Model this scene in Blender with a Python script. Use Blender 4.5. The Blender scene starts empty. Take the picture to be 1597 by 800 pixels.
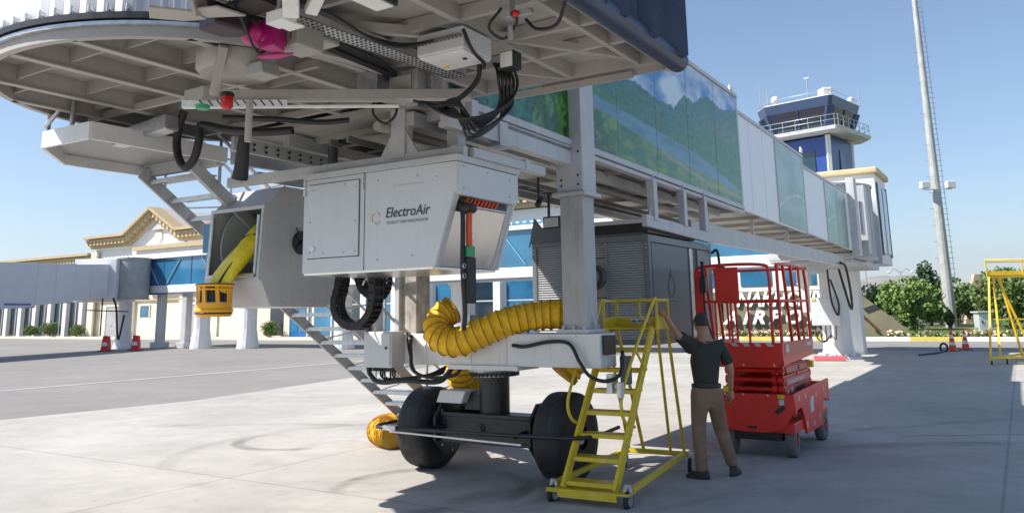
import bpy, bmesh, math, random
from math import sin, cos, pi, radians
from mathutils import Vector, Matrix, noise
random.seed(7)
S = bpy.context.scene
COL = S.collection

# ---------------------------------------------------------------- camera
PITCH, ROLL, HC = radians(10.5), radians(1.0), 1.8
cam = bpy.data.cameras.new('camera'); camo = bpy.data.objects.new('camera', cam); COL.objects.link(camo)
cam.sensor_width = 36.0; cam.lens = 36.0 * 1250 / 1597
cam.shift_y = -(400 - 254.3) / 1597
cam.clip_start = 0.05; cam.clip_end = 30000
camo.matrix_world = Matrix.Translation((0, 0, HC)) @ Matrix.Rotation(radians(90) + PITCH, 4, 'X') @ Matrix.Rotation(-ROLL, 4, 'Z')
S.camera = camo
# ---------------------------------------------------------------- world, sun, exposure
SUNV = Vector((-.951, -.185, 1.0)).normalized()
w = bpy.data.worlds.new("World"); S.world = w; w.use_nodes = True
wn = w.node_tree; sky = wn.nodes.new('ShaderNodeTexSky'); sky.sky_type = 'NISHITA'; sky.sun_disc = False
sky.sun_elevation = math.asin(SUNV.z); sky.sun_rotation = math.atan2(SUNV.x, SUNV.y)
sky.air_density = 1.0; sky.dust_density = 0.4; sky.ozone_density = 3.5; sky.altitude = 0
wn.links.new(sky.outputs[0], wn.nodes['Background'].inputs[0])
wn.nodes['Background'].inputs[1].default_value = 0.105
sl = bpy.data.lights.new('sun', 'SUN'); sl.energy = 5.0; sl.angle = radians(.53); sl.color = (1, .95, .87)
so = bpy.data.objects.new('sun', sl); COL.objects.link(so)
so.rotation_euler = SUNV.to_track_quat('Z', 'Y').to_euler()
S.view_settings.view_transform = 'Standard'; S.view_settings.look = 'None'
S.view_settings.exposure = 0.62; S.view_settings.gamma = 1
S.cycles.max_bounces = 6; S.cycles.diffuse_bounces = 4; S.cycles.glossy_bounces = 3
S.cycles.transparent_max_bounces = 8; S.cycles.caustics_reflective = False; S.cycles.caustics_refractive = False
try:
    S.cycles.use_denoising = True
except Exception:
    pass

# ---------------------------------------------------------------- frames
AZ = radians(31.9)                     # the boarding bridge and the terminal share this heading
P0 = Vector((.69, 8.5, 0))             # near support column
DV = Vector((sin(AZ), cos(AZ), 0)); NV = Vector((cos(AZ), -sin(AZ), 0))
def W(n, u, z=0.0): return P0 + NV * n + DV * u + Vector((0, 0, z))

# ---------------------------------------------------------------- materials
MC = {}
def mat(name, col, rough=.5, metal=0.0, var=.12, scale=2.0, bump=0.0, bscale=40, streak=0.0, dirt=(.25, .22, .18), spec=.5, coat=0.0):
    if name in MC: return MC[name]
    m = bpy.data.materials.new(name); m.use_nodes = True; nt = m.node_tree; N = nt.nodes; L = nt.links
    b = N['Principled BSDF']; b.inputs['Roughness'].default_value = rough; b.inputs['Metallic'].default_value = metal
    b.inputs['Specular IOR Level'].default_value = spec; b.inputs['Coat Weight'].default_value = coat
    tc = N.new('ShaderNodeTexCoord')
    n1 = N.new('ShaderNodeTexNoise'); n1.inputs['Scale'].default_value = scale; n1.inputs['Detail'].default_value = 5; n1.inputs['Roughness'].default_value = .6
    L.new(tc.outputs['Object'], n1.inputs['Vector'])
    mr = N.new('ShaderNodeMapRange'); mr.inputs[1].default_value = .3; mr.inputs[2].default_value = .7
    mr.inputs[3].default_value = 1 - var; mr.inputs[4].default_value = 1 + var
    L.new(n1.outputs['Fac'], mr.inputs[0])
    mx = N.new('ShaderNodeVectorMath'); mx.operation = 'SCALE'; mx.inputs[0].default_value = col[:3]
    L.new(mr.outputs[0], mx.inputs['Scale'])
    last = mx.outputs[0]
    if streak > 0:
        mp = N.new('ShaderNodeMapping'); mp.inputs['Scale'].default_value = (9, 9, .8); L.new(tc.outputs['Object'], mp.inputs[0])
        n2 = N.new('ShaderNodeTexNoise'); n2.inputs['Scale'].default_value = 1.6; n2.inputs['Detail'].default_value = 6; n2.inputs['Roughness'].default_value = .7
        L.new(mp.outputs[0], n2.inputs['Vector'])
        m2 = N.new('ShaderNodeMapRange'); m2.inputs[1].default_value = .52; m2.inputs[2].default_value = .8; m2.inputs[3].default_value = 0; m2.inputs[4].default_value = streak
        L.new(n2.outputs['Fac'], m2.inputs[0])
        mm = N.new('ShaderNodeMix'); mm.data_type = 'RGBA'; L.new(m2.outputs[0], mm.inputs[0]); L.new(last, mm.inputs[6]); mm.inputs[7].default_value = (*dirt, 1)
        last = mm.outputs[2]
    L.new(last, b.inputs['Base Color'])
    r2 = N.new('ShaderNodeMapRange'); r2.inputs[3].default_value = max(.05, rough - .08); r2.inputs[4].default_value = min(1, rough + .1)
    L.new(n1.outputs['Fac'], r2.inputs[0]); L.new(r2.outputs[0], b.inputs['Roughness'])
    if bump > 0:
        n3 = N.new('ShaderNodeTexNoise'); n3.inputs['Scale'].default_value = bscale; n3.inputs['Detail'].default_value = 4
        L.new(tc.outputs['Object'], n3.inputs['Vector'])
        bp = N.new('ShaderNodeBump'); bp.inputs['Strength'].default_value = bump; bp.inputs['Distance'].default_value = .02
        L.new(n3.outputs['Fac'], bp.inputs['Height']); L.new(bp.outputs[0], b.inputs['Normal'])
    MC[name] = m
    return m

def emis(name, col, st):
    m = mat(name, col, .4); b = m.node_tree.nodes['Principled BSDF']
    b.inputs['Emission Color'].default_value = (*col, 1); b.inputs['Emission Strength'].default_value = st
    return m

GREY = mat('grey_paint', (.50, .51, .525), .42, var=.10, streak=.38, bump=.06, bscale=5)
GREYB = mat('grey_steel_paint', (.44, .455, .47), .45, var=.09, streak=.3)
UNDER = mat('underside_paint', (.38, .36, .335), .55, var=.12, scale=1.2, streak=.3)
WPAINT = mat('white_paint', (.74, .74, .73), .4, var=.07, streak=.32, bump=.05, bscale=6)
PANEL = mat('cabinet_paint', (.60, .615, .635), .36, var=.05, scale=1.2, streak=.14, bump=.05, bscale=4)
GALV = mat('galvanised_steel', (.52, .53, .54), .38, .75, var=.18, scale=14)
STEEL = mat('stainless_sheet', (.62, .60, .57), .22, .9, var=.12, scale=3)
ALU = mat('white_aluminium', (.80, .81, .83), .35, 0, var=.04)
BLACKM = mat('black_paint', (.018, .019, .021), .4, var=.3, scale=6, streak=.25, dirt=(.12, .11, .1))
RUB = mat('black_rubber', (.02, .02, .022), .62, var=.3, scale=6, streak=.5, dirt=(.11, .105, .095), bump=.2)
CABLE = mat('cable_rubber', (.015, .015, .017), .5, var=.2)
DARKG = mat('dark_grey_paint', (.09, .10, .12), .42, var=.15, streak=.2)
NAVYC = mat('canopy_fabric', (.035, .05, .09), .42, var=.25, scale=5, bump=.25, bscale=12)
YEL = mat('yellow_paint', (.72, .52, .03), .42, var=.12, scale=9, streak=.25, dirt=(.3, .2, .08))
YELH = mat('yellow_hose_fabric', (.95, .54, .012), .55, var=.14, scale=9, bump=1.0, bscale=22, streak=.3, dirt=(.45, .25, .03))
YELS = mat('yellow_sheet', (.74, .60, .02), .28, var=.14, scale=9, bump=.8, bscale=10)
ORG = mat('orange_plastic', (.88, .42, .012), .35, var=.08)
REDP = mat('red_paint', (.74, .030, .018), .35, var=.1, scale=4, streak=.1)
REDB = mat('red_plastic', (.6, .01, .01), .25, var=.05)
GRN = mat('green_plastic', (.02, .30, .12), .35, var=.05)
PINK = mat('magenta_film', (.42, .01, .16), .3, var=.25, scale=10, bump=.6, bscale=9)
RUST = mat('rusty_steel', (.36, .33, .30), .7, var=.35, scale=7, streak=.6, dirt=(.16, .07, .03))
GLASSB = mat('blue_window_glass', (.03, .16, .30), .08, .0, var=.35, scale=.35, spec=.9)
GLASSD = mat('dark_window_glass', (.012, .03, .05), .06, .0, var=.3, scale=.3, spec=.9)
GLASSC = mat('sky_window_glass', (.06, .30, .46), .12, 0, var=.3, scale=.4, spec=.8)
CREAM = mat('cream_render', (.72, .66, .54), .8, var=.08, scale=.6, streak=.12)
WRENDER = mat('white_render', (.82, .81, .79), .75, var=.05, scale=.5, streak=.12)
OCHRE = mat('ochre_moulding', (.50, .39, .23), .75, var=.1, streak=.2)
TILE = mat('red_roof_tile', (.36, .09, .07), .7, var=.2, scale=3)
BLUEP = mat('blue_cladding', (.015, .06, .27), .3, var=.12, scale=.8, spec=.6)
BLUEG = mat('blue_grey_cladding', (.055, .09, .18), .3, .2, var=.1, scale=.8)
LOGOK = mat('dark_print', (.03, .04, .06), .5, var=.02)
LOGOG = mat('faded_print', (.30, .33, .38), .5, var=.02)
SKIN = mat('skin', (.42, .22, .14), .5, var=.08, scale=9)
SHIRT = mat('dark_shirt', (.040, .043, .036), .85, var=.3, scale=6, bump=1.0, bscale=7)
TROUS = mat('tan_trousers', (.25, .155, .10), .85, var=.2, scale=6, bump=1.0, bscale=7)
HAIR = mat('dark_hair', (.045, .036, .03), .7, var=.3, scale=50, bump=.6, bscale=120)
SHOE = mat('black_leather', (.015, .015, .016), .4, var=.1)
WHITEC = mat('white_cloth', (.75, .74, .72), .8, var=.05)

# ---------------------------------------------------------------- mesh builder
class MB:
    def __init__(s): s.v = []; s.f = []; s.sm = []
    def add(s, vs, fs, smooth=False):
        o = len(s.v); s.v += [tuple(a) for a in vs]; s.f += [tuple(i + o for i in f) for f in fs]; s.sm += [smooth] * len(fs)
        return s
    def box(s, x0, x1, y0, y1, z0, z1):
        if x0 > x1: x0, x1 = x1, x0
        if y0 > y1: y0, y1 = y1, y0
        if z0 > z1: z0, z1 = z1, z0
        return s.add([(x, y, z) for z in (z0, z1) for y in (y0, y1) for x in (x0, x1)],
                     [(0, 2, 3, 1), (4, 5, 7, 6), (0, 1, 5, 4), (2, 6, 7, 3), (0, 4, 6, 2), (1, 3, 7, 5)])
    def bar(s, p, q, wd, ht=None, up=(0, 0, 1)):
        ht = ht or wd; p = Vector(p); q = Vector(q); d = (q - p).normalized(); up = Vector(up)
        if abs(d.dot(up)) > .98: up = Vector((0, 1, 0))
        sd = d.cross(up).normalized(); u2 = sd.cross(d)
        vs = []
        for c in (p, q):
            for a, b in ((-1, -1), (1, -1), (1, 1), (-1, 1)): vs.append(c + sd * a * wd / 2 + u2 * b * ht / 2)
        return s.add(vs, [(0, 1, 2, 3), (7, 6, 5, 4), (0, 4, 5, 1), (1, 5, 6, 2), (2, 6, 7, 3), (3, 7, 4, 0)])
    def tube(s, pts, r, seg=8, closed=False, caps=True, smooth=True):
        pts = [Vector(p) for p in pts]; n = len(pts); rs = r if isinstance(r, (list, tuple)) else [r] * n
        vs = []; up = None
        for i, p in enumerate(pts):
            a = pts[(i - 1) % n] if (closed or i > 0) else p; b = pts[(i + 1) % n] if (closed or i < n - 1) else p
            t = (b - a).normalized()
            if up is None:
                up = Vector((0, 0, 1)) if abs(t.z) < .9 else Vector((1, 0, 0))
            x = t.cross(up)
            if x.length < 1e-5: x = t.cross(Vector((0, 1, .3)))
            x.normalize(); y = x.cross(t).normalized(); up = y
            for k in range(seg):
                an = 2 * pi * k / seg; vs.append(p + x * cos(an) * rs[i] + y * sin(an) * rs[i])
        fs = []
        for i in range(n if closed else n - 1):
            j = (i + 1) % n
            for k in range(seg):
                k2 = (k + 1) % seg; fs.append((i * seg + k, i * seg + k2, j * seg + k2, j * seg + k))
        s.add(vs, fs, smooth)
        if caps and not closed:
            s.add(vs[:seg], [tuple(range(seg))[::-1]]); s.add(vs[-seg:], [tuple(range(seg))])
        return s
    def cyl(s, p, q, r, r2=None, seg=20, smooth=True): return s.tube([p, q], [r, r if r2 is None else r2], seg, smooth=smooth)
    def prism(s, poly, axis, a, b):
        # poly: 2-D points in the other two axes (x,y order kept), extruded along axis from a to b
        def mk(p, t):
            return {'x': (t, p[0], p[1]), 'y': (p[0], t, p[1]), 'z': (p[0], p[1], t)}[axis]
        n = len(poly); vs = [mk(p, a) for p in poly] + [mk(p, b) for p in poly]
        return s.add(vs, [tuple(range(n))[::-1], tuple(range(n, 2 * n))] + [(i, (i + 1) % n, n + (i + 1) % n, n + i) for i in range(n)])
    def lathe(s, prof, c=(0, 0, 0), axis='z', seg=28, smooth=True, caps=False):
        vs = []; n = len(prof); c = Vector(c)
        for r, h in prof:
            for k in range(seg):
                a = 2 * pi * k / seg
                v = {'z': (r * cos(a), r * sin(a), h), 'x': (h, r * cos(a), r * sin(a)), 'y': (r * cos(a), h, r * sin(a))}[axis]
                vs.append(c + Vector(v))
        fs = [(i * seg + k, i * seg + (k + 1) % seg, (i + 1) * seg + (k + 1) % seg, (i + 1) * seg + k) for i in range(n - 1) for k in range(seg)]
        s.add(vs, fs, smooth)
        if caps:
            s.add(vs[:seg], [tuple(range(seg))]); s.add(vs[-seg:], [tuple(range(seg))])
        return s
    def ball(s, c, r, seg=12, rings=8, sc=(1, 1, 1)):
        prof = [(max(1e-4, r * sin(pi * i / rings)), -r * cos(pi * i / rings)) for i in range(rings + 1)]
        o = len(s.v); s.lathe(prof, (0, 0, 0), 'z', seg)
        for i in range(o, len(s.v)):
            v = s.v[i]; s.v[i] = (v[0] * sc[0] + c[0], v[1] * sc[1] + c[1], v[2] * sc[2] + c[2])
        return s
    def mesh(s, name, m, off=(0, 0, 0)):
        me = bpy.data.meshes.new(name); off = Vector(off)
        me.from_pydata([tuple(Vector(v) - off) for v in s.v], [], s.f)
        me.polygons.foreach_set('use_smooth', s.sm)
        ms = m if isinstance(m, (list, tuple)) else [m]
        for q in ms: me.materials.append(q)
        bm = bmesh.new(); bm.from_mesh(me); bmesh.ops.recalc_face_normals(bm, faces=bm.faces); bm.to_mesh(me); bm.free()
        me.update(); return me

def bevel(o, wd):
    md = o.modifiers.new('bevel', 'BEVEL'); md.width = wd; md.segments = 2; md.limit_method = 'ANGLE'; md.angle_limit = radians(40)
    return o

class T:
    """a top-level thing: an Empty with its parts; part coordinates are given in the frame (n, u, z) or world and made local"""
    def __init__(s, name, label=None, cat=None, org=(0, 0, 0), frame='b', group=None, rot=0.0, kind=None, ff=True):
        e = bpy.data.objects.new(name, None); COL.objects.link(e); e.empty_display_size = .2
        s.org = Vector(org)
        if frame == 'b': e.location = W(*org); e.rotation_euler = (0, 0, -AZ + rot)
        else: e.location = org; e.rotation_euler = (0, 0, rot)
        if rot: s.org = Vector((0, 0, 0))    # rotated things: parts are in local coordinates
        s.e = e
        if label: e['label'] = label
        if cat: e['category'] = cat
        if group: e['group'] = group
        if kind: e['kind'] = kind
    def part(s, name, mb, m, parent=None, bev=0, label=None, kind=None):
        me = mb if isinstance(mb, bpy.types.Mesh) else mb.mesh(name, m, s.org)
        o = bpy.data.objects.new(name, me); COL.objects.link(o); o.parent = parent or s.e
        if bev: bevel(o, bev)
        if label: o['label'] = label
        if kind: o['kind'] = kind
        return o
def single(name, mb, m, label=None, cat=None, org=(0, 0, 0), frame='b', group=None, kind=None, bev=0):
    me = mb if isinstance(mb, bpy.types.Mesh) else mb.mesh(name, m, org)
    o = bpy.data.objects.new(name, me); COL.objects.link(o)
    if frame == 'b': o.location = W(*org); o.rotation_euler = (0, 0, -AZ)
    else: o.location = org
    if label: o['label'] = label
    if cat: o['category'] = cat
    if group: o['group'] = group
    if kind: o['kind'] = kind
    if bev: bevel(o, bev)
    return o
def copy_thing(e, loc, rot=None, label=None):
    c = e.copy(); COL.objects.link(c); c.location = loc
    if rot is not None: c.rotation_euler = (0, 0, rot)
    if label: c['label'] = label
    for ch in list(e.children):
        d = ch.copy(); COL.objects.link(d); d.parent = c
        for g in list(ch.children):
            h = g.copy(); COL.objects.link(h); h.parent = d
    return c
def crv(pts, n=8):
    """Catmull-Rom through pts"""
    P = [Vector(p) for p in pts]; P = [P[0] * 2 - P[1]] + P + [P[-1] * 2 - P[-2]]; out = []
    for i in range(1, len(P) - 2):
        for k in range(n):
            t = k / n; a, b, c, d = P[i - 1], P[i], P[i + 1], P[i + 2]
            out.append(.5 * ((2 * b) + (c - a) * t + (2 * a - 5 * b + 4 * c - d) * t * t + (3 * b - a - 3 * c + d) * t ** 3))
    out.append(P[-2]); return out
def text_mesh(txt, size, ext, m, shear=0.0, space=1.0, bold=0.0, name='lettering', sx=1.0):
    cu = bpy.data.curves.new(name, 'FONT'); cu.body = txt; cu.size = size; cu.extrude = ext; cu.shear = shear; cu.space_character = space
    cu.offset = bold; cu.align_x = 'CENTER'; cu.resolution_u = 3
    o = bpy.data.objects.new(name, cu); COL.objects.link(o); bpy.context.view_layer.update()
    me = bpy.data.meshes.new_from_object(o.evaluated_get(bpy.context.evaluated_depsgraph_get()))
    bpy.data.objects.remove(o); bpy.data.curves.remove(cu)
    me.name = name; me.materials.clear(); me.materials.append(m)
    for v in me.vertices: v.co.x *= sx
    return me
def stand(me, c, yaw=0.0):
    """text in the x-y plane -> upright, facing -y in the frame, moved to c (frame coordinates minus origin)"""
    me.transform(Matrix.Translation(c) @ Matrix.Rotation(yaw, 4, 'Z') @ Matrix.Rotation(pi / 2, 4, 'X')); return me

# ---------------------------------------------------------------- ground
def ground_mat(name, base, dark, scale, joints=None, arcs=(), rough=.85, warm=None, vr=.35):
    m = bpy.data.materials.new(name); m.use_nodes = True; nt = m.node_tree; N = nt.nodes; L = nt.links; b = N['Principled BSDF']
    b.inputs['Roughness'].default_value = rough; b.inputs['Specular IOR Level'].default_value = .3
    tc = N.new('ShaderNodeTexCoord'); src = tc.outputs['Object']
    def nz(sc, det=6, ro=.6, vec=src, dist=0):
        n = N.new('ShaderNodeTexNoise'); n.inputs['Scale'].default_value = sc; n.inputs['Detail'].default_value = det; n.inputs['Roughness'].default_value = ro
        n.inputs['Distortion'].default_value = dist
        L.new(vec, n.inputs['Vector']); return n.outputs['Fac']
    def mrg(v, a, b_, c, d):
        r = N.new('ShaderNodeMapRange'); r.inputs[1].default_value = a; r.inputs[2].default_value = b_; r.inputs[3].default_value = c; r.inputs[4].default_value = d
        L.new(v, r.inputs[0]); return r.outputs[0]
    def mth(op, a, b_):
        r = N.new('ShaderNodeMath'); r.operation = op
        for i, q in enumerate((a, b_)):
            if isinstance(q, (int, float)): r.inputs[i].default_value = q
            elif q is not None: L.new(q, r.inputs[i])
        return r.outputs[0]
    f = mrg(nz(scale, 7, .65, dist=.6), .35, .68, 0, 1)
    mx = N.new('ShaderNodeMix'); mx.data_type = 'RGBA'; L.new(f, mx.inputs[0]); mx.inputs[6].default_value = (*dark, 1); mx.inputs[7].default_value = (*base, 1)
    fac = mth('MULTIPLY', mrg(nz(scale * 9, 4), .3, .7, .93, 1.06), mrg(nz(60, 3), .3, .7, .95, 1.05))
    fac = mth('MULTIPLY', fac, mrg(nz(3.2, 3, .5, dist=1.5), .66, .72, 1, .86 if joints else 1))
    fac = mth('MULTIPLY', fac, mrg(nz(.9, 6, .7, dist=2), .55, .75, 1, .84 if joints else .95))
    # long streaks left by tyres and water, along the apron
    mp = N.new('ShaderNodeMapping'); mp.inputs['Rotation'].default_value = (0, 0, radians(12)); mp.inputs['Scale'].default_value = (.12, .9, 1); L.new(src, mp.inputs[0])
    fac = mth('MULTIPLY', fac, mrg(nz(1.1, 6, .6, mp.outputs[0], .4), .5, .78, 1, 1 - vr))
    for (cx, cy, r, wd, am) in arcs:
        sb = N.new('ShaderNodeVectorMath'); sb.operation = 'DISTANCE'; L.new(src, sb.inputs[0]); sb.inputs[1].default_value = (cx, cy, 0)
        d = mth('ABSOLUTE', mth('SUBTRACT', sb.outputs['Value'], r), None)
        band = mrg(d, wd * .4, wd, am, 0)
        fac = mth('MULTIPLY', fac, mth('SUBTRACT', 1, mth('MULTIPLY', band, mrg(nz(.55, 4), .42, .58, 0, 1))))
    if joints:
        mp2 = N.new('ShaderNodeMapping'); mp2.inputs['Rotation'].default_value = (0, 0, AZ); mp2.inputs['Location'].default_value = (joints[1], joints[2], 0); L.new(src, mp2.inputs[0])
        sp = N.new('ShaderNodeSeparateXYZ'); L.new(mp2.outputs[0], sp.inputs[0])
        for ax in (0, 1):
            q = mth('PINGPONG', sp.outputs[ax], joints[0] / 2)
            fac = mth('MULTIPLY', fac, mrg(q, .006, .025, .74, 1))
    sc = N.new('ShaderNodeVectorMath'); sc.operation = 'SCALE'; L.new(mx.outputs[2], sc.inputs[0]); L.new(fac, sc.inputs['Scale'])
    L.new(sc.outputs[0], b.inputs['Base Color'])
    bp = N.new('ShaderNodeBump'); bp.inputs['Strength'].default_value = .35; bp.inputs['Distance'].default_value = .01
    L.new(nz(45, 5), bp.inputs['Height']); L.new(bp.outputs[0], b.inputs['Normal'])
    return m
def sheet(name, pts, z, m, kind='structure', label=None):
    me = bpy.data.meshes.new(name); me.from_pydata([(x, y, z) for x, y in pts], [], [tuple(range(len(pts)))]); me.materials.append(m)
    bm = bmesh.new(); bm.from_mesh(me); bmesh.ops.recalc_face_normals(bm, faces=bm.faces)
    for f in bm.faces:
        if f.normal.z < 0: f.normal_flip()
    bm.to_mesh(me); bm.free()
    o = bpy.data.objects.new(name, me); COL.objects.link(o); o['kind'] = kind
    if label: o['label'] = label
    return o
GM = ground_mat('dry_earth', (.30, .27, .21), (.2, .18, .13), .05)
ASPH = ground_mat('worn_asphalt', (.285, .268, .252), (.235, .222, .21), .12, vr=.15)
CONC = ground_mat('apron_concrete', (.50, .47, .43), (.375, .355, .33), .26,
                  joints=(7.5, .35, 1.1), arcs=((-.9, 8.9, 1.0, .13, .42), (-.75, 8.9, 1.16, .06, .3), (-3.2, 12.3, .85, .13, .4), (-1.9, 11.3, 2.6, .16, .16), (-.2, 10.4, 3.0, .1, .16), (-4.8, 9.0, 5.2, .2, .22), (5.5, 3.0, 8.0, .25, .3), (9, 4.0, 9.2, .2, .25)), vr=.12)
GRASS = ground_mat('lawn_turf', (.10, .17, .035), (.07, .11, .025), .4)
KERBW = mat('kerb_white', (.72, .71, .68), .7, var=.1, streak=.2)
KERBY = mat('kerb_yellow', (.62, .52, .12), .7, var=.12, streak=.2)
LINEP = mat('line_paint', (.62, .61, .58), .7, var=.2, scale=6)
sheet('ground', [(-9000, -500), (9000, -500), (9000, 12000), (-9000, 12000)], -.008, GM)
def pb(n, u): p = W(n, u); return (p.x, p.y)
sheet('asphalt_apron', [pb(-80, -30), pb(80, -30), pb(80, 27.5), (24, 47.0), (8, 49.5), pb(-18, 62), pb(-80, 62)], 0.0, ASPH)
sheet('concrete_apron', [(-13.5, 9.9), (-9.51, 15.35), (-7.1, 18.2), (-4.2, 25.3), (-1.5, 31), (11, 35.6), (14.2, 33.9), (18.9, 30.7), (34, 21), (40, -6), (-8, -6), (-16, 2)], .004, CONC)
mb = MB()
def strip(mb, pts, wd, z):
    for (a, b) in zip(pts[:-1], pts[1:]):
        a = Vector((*a, z)); b = Vector((*b, z)); s_ = (b - a).cross(Vector((0, 0, 1))).normalized() * wd / 2
        mb.add([a - s_, b - s_, b + s_, a + s_], [(0, 1, 2, 3)])
strip(mb, [(-16.4, 17.3), (-13.39, 21.49), (-10.34, 26.0), (-5.95, 32.3), (-2, 38)], .16, .008)
o = single('painted_line', mb, LINEP, frame='w', kind='structure')
mb = MB(); strip(mb, [(5.45, 11.75), (6.6, 11.72), (8.0, 11.6)], .05, .009); strip(mb, [(8.4, 11.55), (12.2, 11.1)], .05, .009)
strip(mb, [(4.9, 6.3), (7.6, 8.6)], .05, .009)
single('painted_guide_line', mb, mat('faded_line', (.55, .54, .52), .8, var=.25, scale=9), frame='w', kind='structure')
mb = MB(); strip(mb, [(-26.5, 29), (-24.5, 31.2)], .35, .008)
single('yellow_marking', mb, mat('faded_yellow_line', (.5, .42, .15), .8, var=.2), frame='w', kind='structure')
# kerb behind the apron on the right
KL = [(2.0, 48.2), (11.03, 47.2), (17.73, 42.6), (24.25, 38.9), (33, 33.5), (48, 24)]
mb = MB(); mw = MB(); k = 0
for a, b in zip(KL[:-1], KL[1:]):
    a = Vector((*a, 0)); b = Vector((*b, 0)); n = max(1, int((b - a).length / 1.9))
    for i in range(n):
        p = a.lerp(b, i / n); q = a.lerp(b, (i + 1) / n); (mb if k % 2 else mw).bar(p + Vector((0, 0, .09)), q + Vector((0, 0, .09)), .3, .24); k += 1
single('kerb_yellow_blocks', mb, KERBY, frame='w', kind='structure'); single('kerb_white_blocks', mw, KERBW, frame='w', kind='structure')
sheet('lawn', [(2, 48.4), (11.1, 47.4), (17.8, 42.8), (24.3, 39.1), (33, 33.7), (48, 24.2), (90, 60), (60, 90), (28, 66), (8, 62)], .06, GRASS)
mb = MB(); strip(mb, [(27, 60.2), (60, 50)], 2.2, .075)
single('garden_path', mb, mat('sandy_path', (.42, .32, .22), .9, var=.15, scale=1), frame='w', kind='structure')
# distant mountains
def mountains():
    mb = MB(); n = 160
    for row, (R, hh, sd) in enumerate(((9000, 520, 3.1), (7000, 300, 8.7))):
        base = len(mb.v); vs = []
        for i in range(n + 1):
            a = radians(-60 + 130 * i / n); h = hh * (.35 + .75 * abs(noise.fractal(Vector((i * .06, sd, 0)), 1, 2, 5)) + .25 * noise.noise(Vector((i * .3, sd, 4))))
            h = max(60, h) * (.55 + .45 * min(1, max(0, (i / n - .3) * 3)))
            for r_, hz in ((R, h), (R - hh * 2.2, h * .45), (R - hh * 4.5, -10)):
                r_ += 120 * noise.noise(Vector((i * .5, r_ * .01, sd)))
                vs.append((r_ * sin(a), r_ * cos(a), hz))
        fs = [(i * 3 + k, i * 3 + k + 1, i * 3 + k + 4, i * 3 + k + 3) for i in range(n) for k in range(2)]
        mb.add(vs, fs, False)
    single('mountains', mb, mat('dry_mountain_rock', (.26, .22, .17), .9, var=.25, scale=.002), frame='w', kind='structure')
mountains()
HZ = MB().box(-9600, 9600, -560, 12600, -12, 700)
ho = single('haze', HZ, bpy.data.materials.new('haze_air'), frame='w', kind='stuff'); ho['label'] = 'thin blue haze over the plain'
hm = ho.data.materials[0]; hm.use_nodes = True; hn = hm.node_tree; hn.nodes.remove(hn.nodes['Principled BSDF'])
pv = hn.nodes.new('ShaderNodeVolumePrincipled'); pv.inputs['Density'].default_value = 7.5e-5; pv.inputs['Color'].default_value = (.86, .93, 1, 1); pv.inputs['Anisotropy'].default_value = .2
hn.links.new(pv.outputs[0], hn.nodes['Material Output'].inputs['Volume'])
# ================================================================ the boarding bridge in front
B = T('boarding_bridge', 'large grey passenger boarding bridge overhead, mural panels on its side, cab at upper left', 'boarding bridge', (-1.1, .35, 0))
def lerp(a, b, t): return a + (b - a) * t
def pw(x, pts):
    if x <= pts[0][0]: return pts[0][1]
    for (a, b), (c, d) in zip(pts[:-1], pts[1:]):
        if x <= c: return b + (d - b) * (x - a) / (c - a)
    return pts[-1][1]
def fb(x, y, s=0, o=4): return noise.fractal(Vector((x, y, s)), 1, 2, o)
def mixc(a, b, t):
    t = max(0, min(1, t)); return tuple(a[i] * (1 - t) + b[i] * t for i in range(3))
def landscape(u, z):
    hill = pw(u, [(-3, 5.4), (0, 4.95), (.8, 4.72), (1.13, 4.62), (1.72, 4.68), (2.2, 4.60), (3.05, 4.62), (3.5, 4.9), (3.9, 4.86), (4.56, 5.12), (5.3, 5.05), (6.2, 5.2)]) + .05 * fb(u * 3, 1)
    up = pw(u, [(-3, 4.3), (.4, 4.24), (1.87, 4.18), (3.8, 4.09), (5, 3.95), (5.96, 3.80), (6.3, 3.78)]) + .01 * fb(u * 6, 3)
    lo = pw(u, [(-3, 4.2), (.4, 4.10), (1.84, 3.97), (3.73, 3.82), (5.96, 3.74), (6.3, 3.74)]) + .012 * fb(u * 5, 5)
    if z > hill:
        c = (.05, .20, .48); cl = fb(u * 1.1, z * 2.2, 7, 5) + .25 * (z - 4.7)
        return mixc(c, (.58, .68, .76), .5 + (cl - .08) * 1.5)
    if z > up:
        t = (hill - z); n_ = fb(u * 2.2, z * 4, 2, 5)
        c = mixc((.02, .15, .14), (.03, .19, .05), t * 1.6 + n_ * .8)
        if u > 3.2: c = mixc(c, (.20, .18, .15), max(0, .75 - abs(z - 4.66 - .2 * n_) * 3.0 + n_) * min(1, (u - 3.2)) * .6)
        c = mixc(c, (.012, .075, .04), max(0, n_) * 1.0 * (1 if t < .4 else .6)); c = mixc(c, (.10, .24, .12), max(0, fb(u * 5, z * 11, 6, 5)) * .9); c = mixc(c, (.008, .05, .03), max(0, fb(u * 9, z * 14, 16, 5)) * .9)
        return c
    if z > lo and u > -.6: return mixc((.12, .26, .36), (.07, .2, .25), fb(u * 2, z * 9, 4) * 1.2 + .3)
    n_ = fb(u * 2.6, z * 6, 9, 6)
    c = mixc((.02, .15, .05), (.15, .27, .04), .35 + n_ * 1.5 + .10 * (u - 2.5))
    c = mixc(c, (.015, .07, .03), max(0, fb(u * 1.2, z * 2.3, 12)) * 1.3); c = mixc(c, (.20, .30, .06), max(0, fb(u * 6, z * 16, 21, 5)) * .9)
    pth = pw(u, [(2.5, 3.9), (4.5, 3.68), (6.2, 3.66)])
    if u > 2.5: c = mixc(c, (.34, .31, .17), max(0, 1 - abs(z - pth - .03 * n_) / .05) * .8)
    return c
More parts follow.
